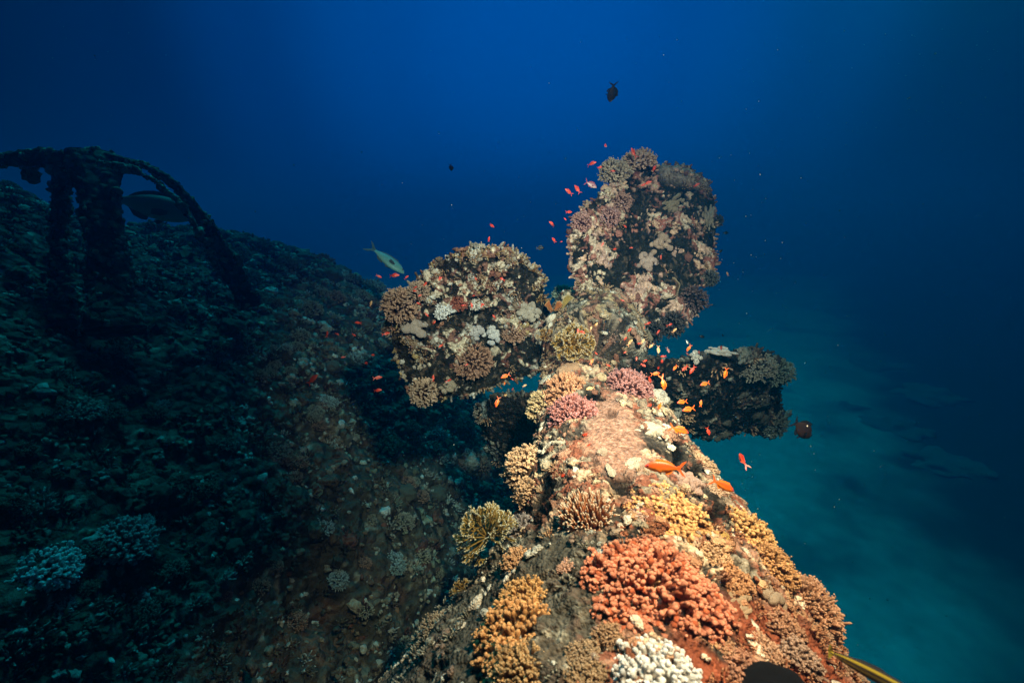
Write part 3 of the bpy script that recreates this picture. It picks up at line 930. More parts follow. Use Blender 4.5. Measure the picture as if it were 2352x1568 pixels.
on_left(coral_bush(60, (.36, .33, .30), (.64, .60, .54), ex=(1, 1, .3), lobes=((0, 0, 0, .7), (.6, .1, 0, .5), (-.4, .5, 0, .5))), 'branching_coral', 1092, 700, 20, 'bleached cream coral beside the white branching one')
on_left(coral_knob(30, (.56, .50, .42), spread=1.0, s=.24, h=.4), 'knob_coral', 1212, 718, 32, 'cream grey crust near the top of the blade root')
on_left(coral_knob(16, (.48, .40, .30), spread=1.0, s=.30, h=.4), 'knob_coral', 1030, 885, 22, 'tan lumpy coral at the lower rim of the left blade')
on_left(coral_knob(24, (.52, .44, .38), spread=1.0, s=.28, h=.25), 'knob_coral', 945, 745, 34, 'flat pinkish grey crust at the left end of the left blade', sc=(1.2, .9, .6))
on_left(coral_bush(100, (.20, .05, .03), (.34, .10, .06), thin=.8, ex=(1, 1, .5)), 'branching_coral', 1055, 695, 20, 'rust red coral on the upper left blade')
for k, (px, py, r_) in enumerate([(1060, 590, 24), (1095, 580, 26), (1130, 580, 28), (1165, 588, 26), (1200, 600, 26), (1226, 622, 24), (1238, 655, 22), (1245, 690, 20)]):
    on_left(coral_fire(7, (.26, .12, .03), (.48, .30, .10), (.78, .68, .48), lim=.2, depth=4), 'fire_coral', px, py, r_,
            'golden brown fire coral tuft fringing the top rim of the left blade', off=.02, up_mix=.55, group='fire coral tufts along the left blade rim')

# -- on the upright blade
def on_up(me, name, px, py, rpx, label, off=.05, **kw):
    return at_D(me, name, px, py, float(up_D(px, py)) - off, rpx, label, **kw)


on_up(coral_bush(160, (.20, .10, .07), (.56, .36, .27), thin=.85), 'branching_coral', 1468, 372, 40, 'pinkish finger coral on the very top of the upright blade', off=.02, up_mix=.75)
on_up(coral_bush(140, (.16, .11, .08), (.46, .36, .27), thin=.85), 'branching_coral', 1412, 395, 36, 'grey tan coral at the upper left corner of the upright blade', off=.02, up_mix=.5)
on_up(coral_bush(120, (.18, .06, .05), (.44, .23, .20)), 'branching_coral', 1335, 510, 24, 'dull purple pink coral on the left rim of the upright blade')
on_up(coral_bush(120, (.18, .06, .05), (.42, .22, .20)), 'branching_coral', 1398, 500, 26, 'mauve coral in the upper left of the upright blade', )
on_up(coral_bush(100, (.16, .06, .04), (.36, .20, .16)), 'branching_coral', 1428, 465, 24, 'dark mauve coral under the top of the upright blade')
on_up(coral_knob(20, (.62, .46, .40), spread=1.0, s=.26, h=.3), 'knob_coral', 1490, 600, 28, 'lilac pink ear shaped coral in the centre of the upright blade')
on_up(coral_knob(20, (.64, .46, .36), spread=1.0, s=.26, h=.3), 'knob_coral', 1515, 560, 26, 'pinkish knob crust above the ear shaped coral')
on_up(coral_knob(40, (.46, .37, .27), spread=1.0, s=.17, h=.3), 'knob_coral', 1545, 470, 30, 'cream crust high on the right of the upright blade', sc=(.7, 1.2, 1.6))
on_up(coral_knob(40, (.48, .40, .31), spread=1.0, s=.17, h=.4), 'knob_coral', 1628, 500, 20, 'tall cream crust on the right rim of the upright blade', sc=(.8, 1.8, 1.5), spin=0)
on_up(coral_plate((.10, .055, .03), (.42, .34, .24)), 'plate_coral', 1530, 672, 30, 'brown plate coral with a pale wavy rim low on the upright blade', up_mix=.5, spin=2.4, off=.0)
for k, (px, py, r_, c_) in enumerate([(1590, 690, 34, (.09, .05, .05)), (1545, 745, 30, (.05, .04, .04)), (1500, 762, 26, (.04, .035, .035)), (1648, 508, 14, (.03, .03, .03)), (1630, 640, 20, (.08, .08, .07))]):
    on_up(coral_bush(110, np.array(c_) * .4, c_, thin=.7, lim=-.3), 'branching_coral', px, py, r_,
          ['dark plum coral hanging at the lower right of the upright blade', 'black coral fringe under the upright blade', 'black coral fringe nearest the hub under the upright blade',
           'tiny black coral poking from the right rim', 'grey coral low on the right rim of the upright blade'][k], up_mix=-.2)

# -- on the dark blade
def on_dark(me, name, px, py, rpx, label, off=.05, **kw):
    return at_D(me, name, px, py, float(lr_D(px, py)) - off, rpx, label, **kw)


on_dark(coral_bush(230, (.05, .05, .04), (.20, .20, .16), thin=.75, ex=(1, 1, .6)), 'branching_coral', 1735, 838, 46, 'grey bushy coral on the upper side of the dark right blade', up_mix=.6)
on_dark(coral_bush(180, (.04, .06, .05), (.14, .19, .15), thin=.75, ex=(1, 1, .6)), 'branching_coral', 1785, 850, 38, 'grey green coral at the tip of the dark right blade', up_mix=.5)
on_dark(coral_bush(140, (.05, .07, .06), (.20, .24, .20), thin=.75), 'branching_coral', 1775, 970, 34, 'small grey green coral at the lower tip of the dark right blade', up_mix=.1)
on_dark(coral_knob(16, (.54, .52, .48), spread=1, s=.34, h=.5), 'knob_coral', 1596, 820, 14, 'pale grey round coral on top of the dark right blade')
on_dark(coral_knob(16, (.54, .52, .48), spread=1, s=.3, h=.5), 'knob_coral', 1655, 808, 20, 'long whitish coral on top of the dark right blade', sc=(1.7, .7, .7), spin=0)
on_dark(coral_fire(8, (.20, .10, .03), (.40, .26, .10), (.8, .76, .66), depth=4), 'fire_coral', 1555, 905, 26, 'brown fire coral with white tips beside the white knobs')
at_D(coral_bush(140, (.07, .06, .05), (.22, .20, .16), thin=.75), 'branching_coral', 1112, 948, 2.65, 26, 'dim grey brown coral on the small lower blade')

# ------------------------------------------------------------------ wreck hull slope on the left
SX = np.array([-700, -300, 0, 120, 250, 400, 500, 600, 700, 800, 900, 1000, 1080, 1160, 1260, 1500])
SY = np.array([400, 430, 440, 480, 520, 535, 538, 560, 588, 632, 695, 790, 890, 990, 1080, 1200])
DS = np.interp(SX, [-700, 0, 500, 900, 1100, 1500], [3.0, 3.9, 5.6, 7.6, 7.6, 7.0])
DB = np.interp(SX, [-700, 0, 500, 900, 1260, 1500], [1.2, 1.45, 1.8, 2.4, 3.4, 4.0])


def hull_D(px, t):
    ds = np.interp(px, SX, DS); db = np.interp(px, SX, DB)
    tt_ = np.clip(t, 0, 1)
    return np.exp(np.log(db) * (1 - tt_ ** 1.25) + np.log(ds) * tt_ ** 1.25)


def hull_at(px, t):
    """t 0..1 from below the frame up to the skyline, beyond 1 the far side falls away"""
    sy = np.interp(px, SX, SY)
    over = np.clip(t - 1, 0, None)
    py = 1900 + (sy - 1900) * np.sin(np.clip(t, 0, 1) * np.pi / 2) ** 0.9
    py = py + over * over * 900
    D_ = hull_D(px, t) + over * 3.5
    return px, py, D_


nu, nv = 520, 420
us = np.linspace(-650, 1480, nu)
ts = np.concatenate([np.linspace(0.0, 1, nv - 60), np.linspace(1, 1.5, 61)[1:]])
A, B = np.meshgrid(us, ts, indexing='ij')
HG = W(*hull_at(A, B))
HN = gnormals(HG)
if np.sum(HN[nu // 2, nv // 2] * (C0 - HG[nu // 2, nv // 2])) < 0: HN = -HN
big = fbm(HG * 1.1 + 5, 4)
med = fbm(HG * 5 + 2, 4)
ridg = 1 - np.abs(fbm(HG * 2.2 + 60, 3)) * 2
dspl = 0.16 * big + 0.075 * med + 0.03 * ridg + .03 * np.abs(fbm(HG * 14, 3))
edge = sstep(1.02, .9, B) * .75 + .25
HG2 = HG + HN * (dspl * edge)[..., None]
pt = fbm(HG * 4.5 + 33, 4, gain=.6)
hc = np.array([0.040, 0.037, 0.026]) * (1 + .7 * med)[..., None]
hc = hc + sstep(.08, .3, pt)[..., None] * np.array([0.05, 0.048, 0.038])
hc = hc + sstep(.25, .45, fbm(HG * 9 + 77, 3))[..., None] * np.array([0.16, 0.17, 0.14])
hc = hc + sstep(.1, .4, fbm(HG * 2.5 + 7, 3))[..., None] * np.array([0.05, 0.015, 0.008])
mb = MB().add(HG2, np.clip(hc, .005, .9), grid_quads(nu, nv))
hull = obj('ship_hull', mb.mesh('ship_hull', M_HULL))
tag(hull, 'sloping dark side of the sunken ship overgrown with coral, filling the left', 'shipwreck')
# visible part for scattering
vm_ = (B < .99) & (B > .12) & (A > -150) & (A < 1250)
du = np.linalg.norm(np.gradient(HG, axis=0), axis=-1); dv = np.linalg.norm(np.gradient(HG, axis=1), axis=-1)
Dm = hull_at(A, B)[2]
wg = (du * dv * vm_ / Dm ** 1.1).ravel(); wg /= wg.sum()
HP = HG2.reshape(-1, 3); HNf = HN.reshape(-1, 3); HD = Dm.ravel()


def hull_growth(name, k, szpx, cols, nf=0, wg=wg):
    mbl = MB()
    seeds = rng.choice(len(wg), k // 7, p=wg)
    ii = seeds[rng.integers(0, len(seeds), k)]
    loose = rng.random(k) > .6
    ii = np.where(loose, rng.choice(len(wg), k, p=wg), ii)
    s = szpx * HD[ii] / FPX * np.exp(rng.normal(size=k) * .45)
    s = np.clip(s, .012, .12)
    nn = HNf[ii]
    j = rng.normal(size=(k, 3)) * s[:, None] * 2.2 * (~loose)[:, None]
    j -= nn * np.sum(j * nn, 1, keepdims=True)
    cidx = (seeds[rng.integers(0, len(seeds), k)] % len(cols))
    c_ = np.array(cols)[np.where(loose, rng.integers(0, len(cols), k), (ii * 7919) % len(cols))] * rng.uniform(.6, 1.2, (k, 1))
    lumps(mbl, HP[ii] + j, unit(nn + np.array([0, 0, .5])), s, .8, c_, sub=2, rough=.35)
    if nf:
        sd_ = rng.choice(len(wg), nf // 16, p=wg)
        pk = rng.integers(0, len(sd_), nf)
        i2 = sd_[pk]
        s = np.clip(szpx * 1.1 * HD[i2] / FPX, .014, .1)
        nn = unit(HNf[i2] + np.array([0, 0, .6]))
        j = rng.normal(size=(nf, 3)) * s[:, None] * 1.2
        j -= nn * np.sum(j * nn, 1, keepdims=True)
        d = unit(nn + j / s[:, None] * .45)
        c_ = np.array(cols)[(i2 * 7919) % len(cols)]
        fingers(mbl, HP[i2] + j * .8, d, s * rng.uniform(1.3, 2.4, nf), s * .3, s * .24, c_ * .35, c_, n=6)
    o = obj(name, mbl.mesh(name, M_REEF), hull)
    o['kind'] = 'stuff'
    return o


hull_growth('hull_growth', 2600, 6.0, [(.11, .10, .07), (.17, .16, .12), (.07, .05, .035), (.24, .26, .23), (.10, .045, .03), (.05, .045, .03)], 6500)
hull_growth('hull_growth', 2400, 3.2, [(.20, .20, .16), (.34, .37, .34), (.12, .08, .05), (.08, .07, .05)], 5000)

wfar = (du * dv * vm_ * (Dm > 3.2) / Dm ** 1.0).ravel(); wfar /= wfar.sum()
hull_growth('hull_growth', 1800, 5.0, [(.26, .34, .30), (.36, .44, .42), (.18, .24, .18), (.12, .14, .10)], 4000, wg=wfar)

# countable coral heads on the hull: one of each kind, then copies
protos = []
PR = [('bushy', coral_bush(110, (.06, .06, .04), (.24, .25, .19), thin=.8, name='branching_coral'), 'branching_coral', 'small grey green bushy coral on the dark hull slope', 'bushy corals on the hull slope'),
      ('brown', coral_bush(90, (.06, .04, .03), (.24, .15, .10), thin=.85, name='branching_coral'), 'branching_coral', 'small brown bushy coral on the dark hull slope', 'brown corals on the hull slope'),
      ('pale', coral_bush(80, (.10, .12, .12), (.24, .34, .34), thin=.9, name='branching_coral'), 'branching_coral', 'small pale bluish coral tuft on the dark hull slope', 'pale coral tufts on the hull slope'),
      ('brain', coral_brain((.11, .12, .09), .7, .18), 'lobed_coral', 'rounded grey boulder coral on the dark hull slope', 'boulder corals on the hull slope'),
      ('knobs', coral_knob(22, (.15, .16, .13), spread=.8, s=.36, h=.7), 'knob_coral', 'small knobby grey coral on the dark hull slope', 'knobby corals on the hull slope'),
      ('plate', coral_plate((.16, .13, .08), (.30, .26, .18)), 'plate_coral', 'small brown plate coral on the dark hull slope', 'plate corals on the hull slope')]
PRP = [.34, .24, .09, .12, .16, .05]
NH = 240
wg2 = (du * dv * ((B < .985) & (B > .2) & (A > 0) & (A < 1230)) / Dm ** 1.5).ravel(); wg2 /= wg2.sum()
idx = rng.choice(len(wg2), NH, p=wg2)
# a denser row near the skyline
sky_i = np.flatnonzero(((B > .86) & (B < .97) & (A > 450) & (A < 1050)).ravel())
idx = np.concatenate([idx, rng.choice(sky_i, 45)])
for i_ in idx:
    kk = rng.choice(len(PR), p=PRP)
    _, me_, nm_, lb_, gp_ = PR[kk]
    s = float(np.clip(rng.uniform(12, 26) * HD[i_] / FPX, .03, .20))
    place(me_, nm_, HP[i_], HNf[i_], s, lb_, group=gp_, up_mix=.55, sink=.05)
# the larger pale table coral at the lower left
ii = int(np.argmin(np.sum((HP - W(110, 1300, 1.75)) ** 2, 1)))


def hull_pick(px, py):
    tgt = unit(W(px, py, 1.0) - C0)
    v_ = HP[vm_.ravel()] - C0
    dd = np.linalg.norm(np.cross(v_, tgt), axis=1)
    j_ = np.flatnonzero(vm_.ravel())[np.argmin(dd)]
    return HP[j_], HNf[j_], HD[j_]


for (px, py, r_, cb_, ct_, lb_) in [
    (115, 1300, 62, (.22, .30, .28), (.60, .78, .74), 'large pale turquoise coral at the lower left of the hull'),
    (290, 1240, 60, (.10, .12, .11), (.28, .34, .33), 'dim bluish grey coral right of the pale turquoise one'),
    (190, 935, 40, (.12, .12, .10), (.36, .36, .30), 'dim pale coral below the left post of the arch'),
    (760, 1010, 34, (.08, .06, .04), (.22, .17, .11), 'brown coral head above the middle of the hull slope'),
    (745, 918, 14, (.10, .14, .14), (.30, .40, .42), 'small bright bluish white coral in the middle of the slope'),
    (775, 1330, 24, (.10, .13, .13), (.20, .28, .28), 'bluish white coral tufts low on the slope'),
    (905, 1290, 30, (.08, .12, .12), (.16, .26, .27), 'blue grey coral cluster left of the olive fire coral'),
    (890, 1010, 34, (.10, .10, .06), (.24, .24, .16), 'olive coral patch under the left blade'),
    (640, 1040, 36, (.05, .04, .03), (.14, .11, .08), 'broad dark boulder in the middle of the hull slope')]:
    p_, n_, D_ = hull_pick(px, py)
    place(coral_bush(130, cb_, ct_, thin=1.0, ex=(1, 1, .5)), 'branching_coral', p_, n_, r_ * D_ / FPX, lb_, up_mix=.3)

# ------------------------------------------------------------------ steel arch on the wreck at the upper left
arch = obj('wreck_arch', None)
arch.location = W(250, 560, 3.0)
tag(arch, 'overgrown steel arch with two thick posts standing on the hull at the upper left', 'wreck frame')
AL = np.array(arch.location)


def sweep(name, path, wd, dp, col, seed, nseg=200, parent=arch, loc0=AL, flare=None):
    """rusted beam of rectangular rounded section along path [(px,py,D)], width wd in metres across the picture, depth dp"""
    pa = np.array(path, float)
    Pw = W(pa[:, 0], pa[:, 1], pa[:, 2])
    seg = np.linalg.norm(np.diff(Pw, axis=0), axis=1)
    cum = np.concatenate([[0], np.cumsum(seg)])
    s = np.linspace(0, cum[-1], nseg)
    P = np.stack([np.interp(s, cum, Pw[:, k_]) for k_ in range(3)], 1)
    k = np.hanning(25); k /= k.sum()
    P = np.stack([np.convolve(np.pad(P[:, k_], 12, mode='reflect', reflect_type='odd'), k, 'valid') for k_ in range(3)], 1)
    T_ = unit(np.gradient(P, axis=0))
    vd = unit(C0 - P)
    sd = unit(np.cross(T_, vd)); fd = np.cross(sd, T_)
    wd = np.interp(s / cum[-1], np.linspace(0, 1, len(wd)), wd)
    na = 60
    a = np.arange(na) / na * 2 * np.pi
    ca = np.sign(np.cos(a)) * np.abs(np.cos(a)) ** .6; sa = np.sign(np.sin(a)) * np.abs(np.sin(a)) ** .6
    Gq = P[:, None] + sd[:, None] * (ca[None, :, None] * wd[:, None, None] / 2) + fd[:, None] * (sa[None, :, None] * dp / 2)
    nn = unit(sd[:, None] * ca[None, :, None] + fd[:, None] * sa[None, :, None])
    dsp = .034 * fbm(Gq * 6 + seed, 4) + .016 * np.abs(fbm(Gq * 17, 3))
    dsp = dsp - .018
    cc = np.array(col) * (1 + .6 * fbm(Gq * 8 + 3, 3))[..., None] + sstep(.12, .3, fbm(Gq * 9 + 50, 3))[..., None] * np.array([.09, .09, .06])
    Gq = Gq + nn * dsp[..., None] - loc0
    q = grid_quads(nseg, na)
    U = np.arange(nseg - 1)
    qs = np.stack([U * na + na - 1, (U + 1) * na + na - 1, (U + 1) * na, U * na], 1)
    mb_ = MB().add(Gq, np.clip(cc, .004, 1), np.concatenate([q, qs]))
    mb_.add(np.stack([Gq[0].mean(0), Gq[-1].mean(0)]), col)
    c0i = nseg * na
    tr = [(c0i, (b_ + 1) % na, b_) for b_ in range(na)] + [(c0i + 1, (nseg - 1) * na + b_, (nseg - 1) * na + (b_ + 1) % na) for b_ in range(na)]
    mb_.t.append(np.array(tr))
    o = obj(name, mb_.mesh(name, M_HULL), parent)
    # nodules
    mbl = MB()
    k_ = 260
    ii = rng.integers(0, nseg * na, k_)
    cols = np.array([(.18, .17, .12), (.28, .26, .19), (.10, .08, .05), (.34, .33, .26)])[rng.integers(0, 4, k_)]
    lumps(mbl, Gq.reshape(-1, 3)[ii], nn.reshape(-1, 3)[ii], .011 * np.exp(rng.normal(size=k_) * .4), .9, cols, sub=2, rough=.35)
    obj('nodule_crust', mbl.mesh('nodule_crust', M_REEF), o)['kind'] = 'stuff'
    return o


DK = (.030, .034, .026)
sweep('top_beam', [(-160, 385, 2.8), (-60, 375, 2.8), (30, 368, 2.8), (120, 362, 2.8), (210, 360, 2.85), (290, 366, 2.9), (350, 388, 2.95), (410, 432, 3.0), (460, 492, 3.05), (500, 560, 3.15), (540, 630, 3.3), (575, 700, 3.5)],
      [.08, .08, .09, .12, .13, .09, .06, .07, .10, .13, .15, .17, .20], .12, DK, 1)
sweep('inner_flange', [(230, 375, 2.75), (300, 388, 2.8), (350, 412, 2.85), (400, 452, 2.9), (440, 505, 2.95), (475, 570, 3.05), (510, 630, 3.2)],
      [.03, .04, .035, .035, .04, .05], .05, DK, 2)
sweep('post', [(150, 362, 2.85), (140, 430, 2.85), (135, 520, 2.8), (140, 620, 2.75), (150, 740, 2.65)], [.15, .11, .10, .13, .17], .13, DK, 3)
sweep('post', [(215, 362, 2.85), (225, 430, 2.8), (240, 530, 2.75), (255, 640, 2.7), (265, 760, 2.6)], [.30, .22, .21, .24, .30], .18, DK, 4)
sweep('broken_stub', [(62, 372, 2.8), (66, 388, 2.8), (72, 400, 2.8)], [.08, .07, .04], .07, DK, 6, nseg=40)

# ------------------------------------------------------------------ coral heads on the sand at the right
HEADS = [(2010, 840, 1.2), (2130, 905, 1.4), (2060, 985, 1.0), (1955, 935, .6), (2170, 1060, 1.1)]
BM = []
for k in range(6):
    v, f = ICO[4]
    nz_ = fbm(v * 1.5 + 11 * k, 5, gain=.6)
    vv = v * (1 + 1.1 * nz_)[:, None] * np.array([1, 1, .5])
    vv[:, 2] -= .22
    cc = np.array([.20, .21, .17]) * (1 + .5 * fbm(v * 7, 3))[:, None]
    mb = MB().add(vv, cc, None, f)
    BM.append(mb.mesh('coral_head', M_REEF))
for k, (px, py, D_) in enumerate(HEADS):
    d_ = W(px, py, 1.0) - C0
    s = -CAMZ / d_[2]
    p_ = C0 + d_ * s
    o = obj('coral_head', BM[k % 6])
    dist = np.linalg.norm(p_ - C0)
    o.location = (p_[0], p_[1], 0.0)
    q_ = D_ * 1.25
    o.scale = (q_, q_ * rnd.uniform(.7, 1.2), q_ * rnd.uniform(.5, .9))
    o.rotation_euler = (0, 0, rnd.uniform(0, 6.28))
    tag(o, 'dark hazy coral head on the deep sandy bottom at the right', 'coral head', 'coral heads on the sand')

# ------------------------------------------------------------------ fish
def fish_mesh(name, col, belly, fin, depth=.36, fork=.5, dorsal=.13, width=.13, bend=0.0, spot=None, dark_top=None, head=None, tailcol=None):
    """unit-length fish, head +X, back +Z"""
    mb_ = MB()
    xs = np.array([.50, .485, .45, .40, .32, .22, .10, -.02, -.14, -.24, -.32, -.36])
    hh = np.array([.004, .16, .34, .54, .80, .96, 1.0, .94, .74, .50, .30, .26]) * depth / 2
    zc = np.array([-.10, -.08, -.06, -.04, -.01, 0, 0, 0, 0.01, .01, .01, .01]) * depth
    ww = np.array([.004, .20, .42, .66, .9, 1, .98, .86, .62, .36, .18, .10]) * width / 2
    na = 16
    a = np.arange(na) / na * 2 * np.pi
    Xg = np.repeat(xs[:, None], na, 1)
    Yg = ww[:, None] * np.cos(a)[None]
    Zg = zc[:, None] + hh[:, None] * np.sin(a)[None]
    curve = lambda x_: bend * np.clip(.1 - x_, 0, 1) ** 2 * 2.2
    P = np.stack([Xg, Yg + curve(Xg), Zg], -1)
    u_ = sstep(-.6, .3, np.sin(a))[None, :, None]
    cc = np.array(belly) * (1 - u_) + np.array(col) * u_ + np.zeros_like(P)
    if dark_top is not None:
        u2 = sstep(.3, .9, np.sin(a))[None, :, None]
        cc = cc * (1 - u2) + np.array(dark_top) * u2
    if head is not None:
        u3 = sstep(.36, .5, Xg)[..., None]
        cc = cc * (1 - u3) + np.array(head) * u3
    q = grid_quads(len(xs), na)
    U = np.arange(len(xs) - 1)
    qs = np.stack([U * na + na - 1, (U + 1) * na + na - 1, (U + 1) * na, U * na], 1)
    mb_.add(P, cc, np.concatenate([q, qs]))
    fin = np.array(fin)
    if spot is not None:
        for s_ in (1, -1):
            lumps(mb_, np.array([[.03, s_ * ww[7] * .70, hh.max() * .66]]), np.array([0, s_ * 1., .5]), .034, .35, spot, sub=2, rough=.05)

    def sheet(top, bot, c_, th=.004):
        """thin fin between two point rows (x,z) or (x,y,z)"""
        t_ = np.array([(p[0], 0, p[1]) if len(p) == 2 else p for p in top], float)
        b_ = np.array([(p[0], 0, p[1]) if len(p) == 2 else p for p in bot], float)
        mid = (t_ + b_) / 2
        G_ = np.stack([t_, mid, b_], 1)
        G_[..., 1] += curve(G_[..., 0])
        for s_ in (1, -1):
            GG = G_.copy(); GG[:, 1, 1] += s_ * th; GG[:, 2, 1] += s_ * th * 1.6
            qq = grid_quads(len(t_), 3)
            mb_.add(GG, c_, qq if s_ > 0 else qq[:, ::-1])
    h = depth / 2
    sheet([(.24, h * .90), (.20, h + dorsal * .9), (.12, h + dorsal * .75), (.0, h + dorsal * .7), (-.10, h * .85 + dorsal * .75), (-.20, h * .55 + dorsal * .85), (-.27, h * .4 + dorsal * .35)],
          [(.24, h * .8), (.17, h * .85), (.10, h * .9), (0, h * .85), (-.10, h * .72), (-.18, h * .5), (-.27, h * .30)], fin)
    sheet([(-.04, -h * .85), (-.09, -h * .72), (-.15, -h * .55), (-.24, -h * .35)],
          [(-.06, -h - dorsal * .5), (-.12, -h * .95 - dorsal * .7), (-.20, -h * .8 - dorsal * .55), (-.26, -h * .45)], fin)
    sheet([(.17, -h * .85), (.13, -h * .88), (.09, -h * .85)], [(.10, -h * 1.15), (.06, -h * 1.25 - dorsal * .4), (.03, -h * 1.05 - dorsal * .3)], fin)
    tcx = np.array(tailcol) if tailcol is not None else fin
    hb = hh[-1]
    sheet([(-.34, .01 + hb), (-.41, hb * 1.6 + .02), (-.48, depth * .42 * (.6 + fork)), (-.55 - fork * .06, depth * .55 * (.6 + fork))],
          [(-.34, .01), (-.40, .012), (-.44, .016), (-.50 + .05, depth * .10)], tcx)
    sheet([(-.34, .01), (-.40, .008), (-.44, .004), (-.50 + .05, -depth * .08)],
          [(-.34, .01 - hb), (-.41, -hb * 1.6), (-.48, -depth * .42 * (.6 + fork)), (-.55 - fork * .06, -depth * .55 * (.6 + fork))], tcx)
    for s_ in (1, -1):
        yb = ww[5] * s_ * .95
        sheet([(.20, yb, -h * .15), (.14, yb + s_ * .03, -h * .08), (.06, yb + s_ * .06, -h * .15)],
              [(.20, yb, -h * .40), (.13, yb + s_ * .03, -h * .62), (.05, yb + s_ * .05, -h * .60)], fin * .9)
    return mb_.mesh(name, M_FISH)


def eye_mesh(iris, depth, width):
    v, f = ICO[2]
    d_ = v[:, 1:2]
    cc = np.where(np.abs(d_) > .75, np.array([[.004, .004, .006]]), np.array([iris]))
    return MB().add(v * np.array([.020, .010, .020]) * (depth / .3), cc, None, f).mesh('eye', M_EYE)


FM = {}
OR = dict(col=(.80, .085, .012), belly=(.92, .26, .015), fin=(.88, .22, .02), depth=.30, fork=.75, dorsal=.06, width=.14, head=(.80, .07, .06), tailcol=(.85, .13, .02))
RD = dict(col=(.62, .035, .02), belly=(.72, .10, .04), fin=(.60, .06, .03), depth=.30, fork=.75, dorsal=.06, width=.14)
TN = dict(col=(.60, .34, .13), belly=(.66, .44, .24), fin=(.50, .24, .12), depth=.33, fork=.7, dorsal=.06, width=.14)
DR_ = dict(col=(.16, .04, .04), belly=(.30, .08, .06), fin=(.10, .04, .05), depth=.30, fork=.75, dorsal=.06, width=.14)
BK = dict(col=(.003, .004, .004), belly=(.005, .006, .005), fin=(.002, .003, .003), depth=.46, fork=.35, dorsal=.10, width=.17)
DM = dict(col=(.012, .008, .009), belly=(.018, .009, .008), fin=(.006, .007, .010), depth=.58, fork=.25, dorsal=.12, width=.20, spot=(.75, .72, .70), head=(.030, .012, .008))
SN = dict(col=(.20, .50, .48), belly=(.26, .58, .54), fin=(.10, .13, .13), depth=.30, fork=.55, dorsal=.05, width=.15, dark_top=(.22, .30, .28), tailcol=(.14, .20, .20))
PU = dict(col=(.30, .14, .18), belly=(.50, .34, .32), fin=(.24, .05, .08), depth=.38, fork=.8, dorsal=.09, width=.14)
WH = dict(col=(.10, .12, .12), belly=(.70, .72, .66), fin=(.10, .12, .12), depth=.36, fork=.5, dorsal=.06, width=.14)
EY = {'or': (.10, .02, .35), 'rd': (.2, .02, .1), 'tn': (.3, .25, .1), 'dr': (.1, .05, .1), 'bk': (.03, .03, .03), 'dm': (.012, .010, .010), 'sn': (.35, .30, .10), 'pu': (.2, .1, .2), 'wh': (.3, .3, .3)}
SPEC = {'or': OR, 'rd': RD, 'tn': TN, 'dr': DR_, 'bk': BK, 'dm': DM, 'sn': SN, 'pu': PU, 'wh': WH}
for k_, s_ in SPEC.items():
    for bi, bd in enumerate((0.0, .55, -.55)):
        FM[k_, bi] = (fish_mesh('body', bend=bd, **s_), eye_mesh(EY[k_], s_['depth'], s_['width']))

NAMEOF = {'or': ('anthias', 'fish'), 'rd': ('anthias', 'fish'), 'tn': ('anthias', 'fish'), 'dr': ('anthias', 'fish'), 'bk': ('damselfish', 'fish'),
          'dm': ('damselfish', 'fish'), 'sn': ('snapper', 'fish'), 'pu': ('anthias', 'fish'), 'wh': ('small_fish', 'fish')}


def fish(kind, px, py, lpx, ang, D_, label, group=None, yaw=None, parts=None, bend=None, pitch_roll=0.0):
    """ang = heading in the picture, degrees anticlockwise from right"""
    if yaw is None: yaw = rnd.uniform(-30, 30)
    if bend is None: bend = rnd.choice((0, 0, 1, 2))
    a = R(ang)
    cx = Vector((math.cos(a), math.sin(a), 0))                       # heading in camera frame
    cz = Vector((-math.sin(a), math.cos(a), 0))
    if cz.y < -0.15: cz = -cz                                        # backs up
    fy = cz.cross(cx)
    Mx = Matrix((cx, fy, cz)).transposed()
    Mx = Mx @ Matrix.Rotation(R(yaw), 3, 'Z') @ Matrix.Rotation(R(pitch_roll), 3, 'X')
    Mw = RC @ Mx
    ln = lpx * D_ / FPX / 1.08
    body, eye = FM[kind, bend]
    nm, cat = NAMEOF[kind]
    big_ = parts if parts is not None else lpx > 24
    Mt = Matrix.Translation(Vector(W(px, py, D_))) @ Mw.to_4x4() @ Matrix.Scale(ln, 4)
    o = obj(nm, body)
    o.matrix_world = Mt
    if big_:
        dp = SPEC[kind]['depth']; wdt = SPEC[kind]['width']
        for s__ in (1, -1):
            e_ = obj('eye', eye, o)
            e_.location = (.415, s__ * wdt * .30, .02 * dp / .3 - .012)
    tag(o, label, cat, group)
    return o


def sc(x, y): return x * .91875, y * .91875


def c3(cx, cy_): return sc(1250 + .28694 * cx, 800 + .28694 * cy_)


K3 = .28694 * .91875
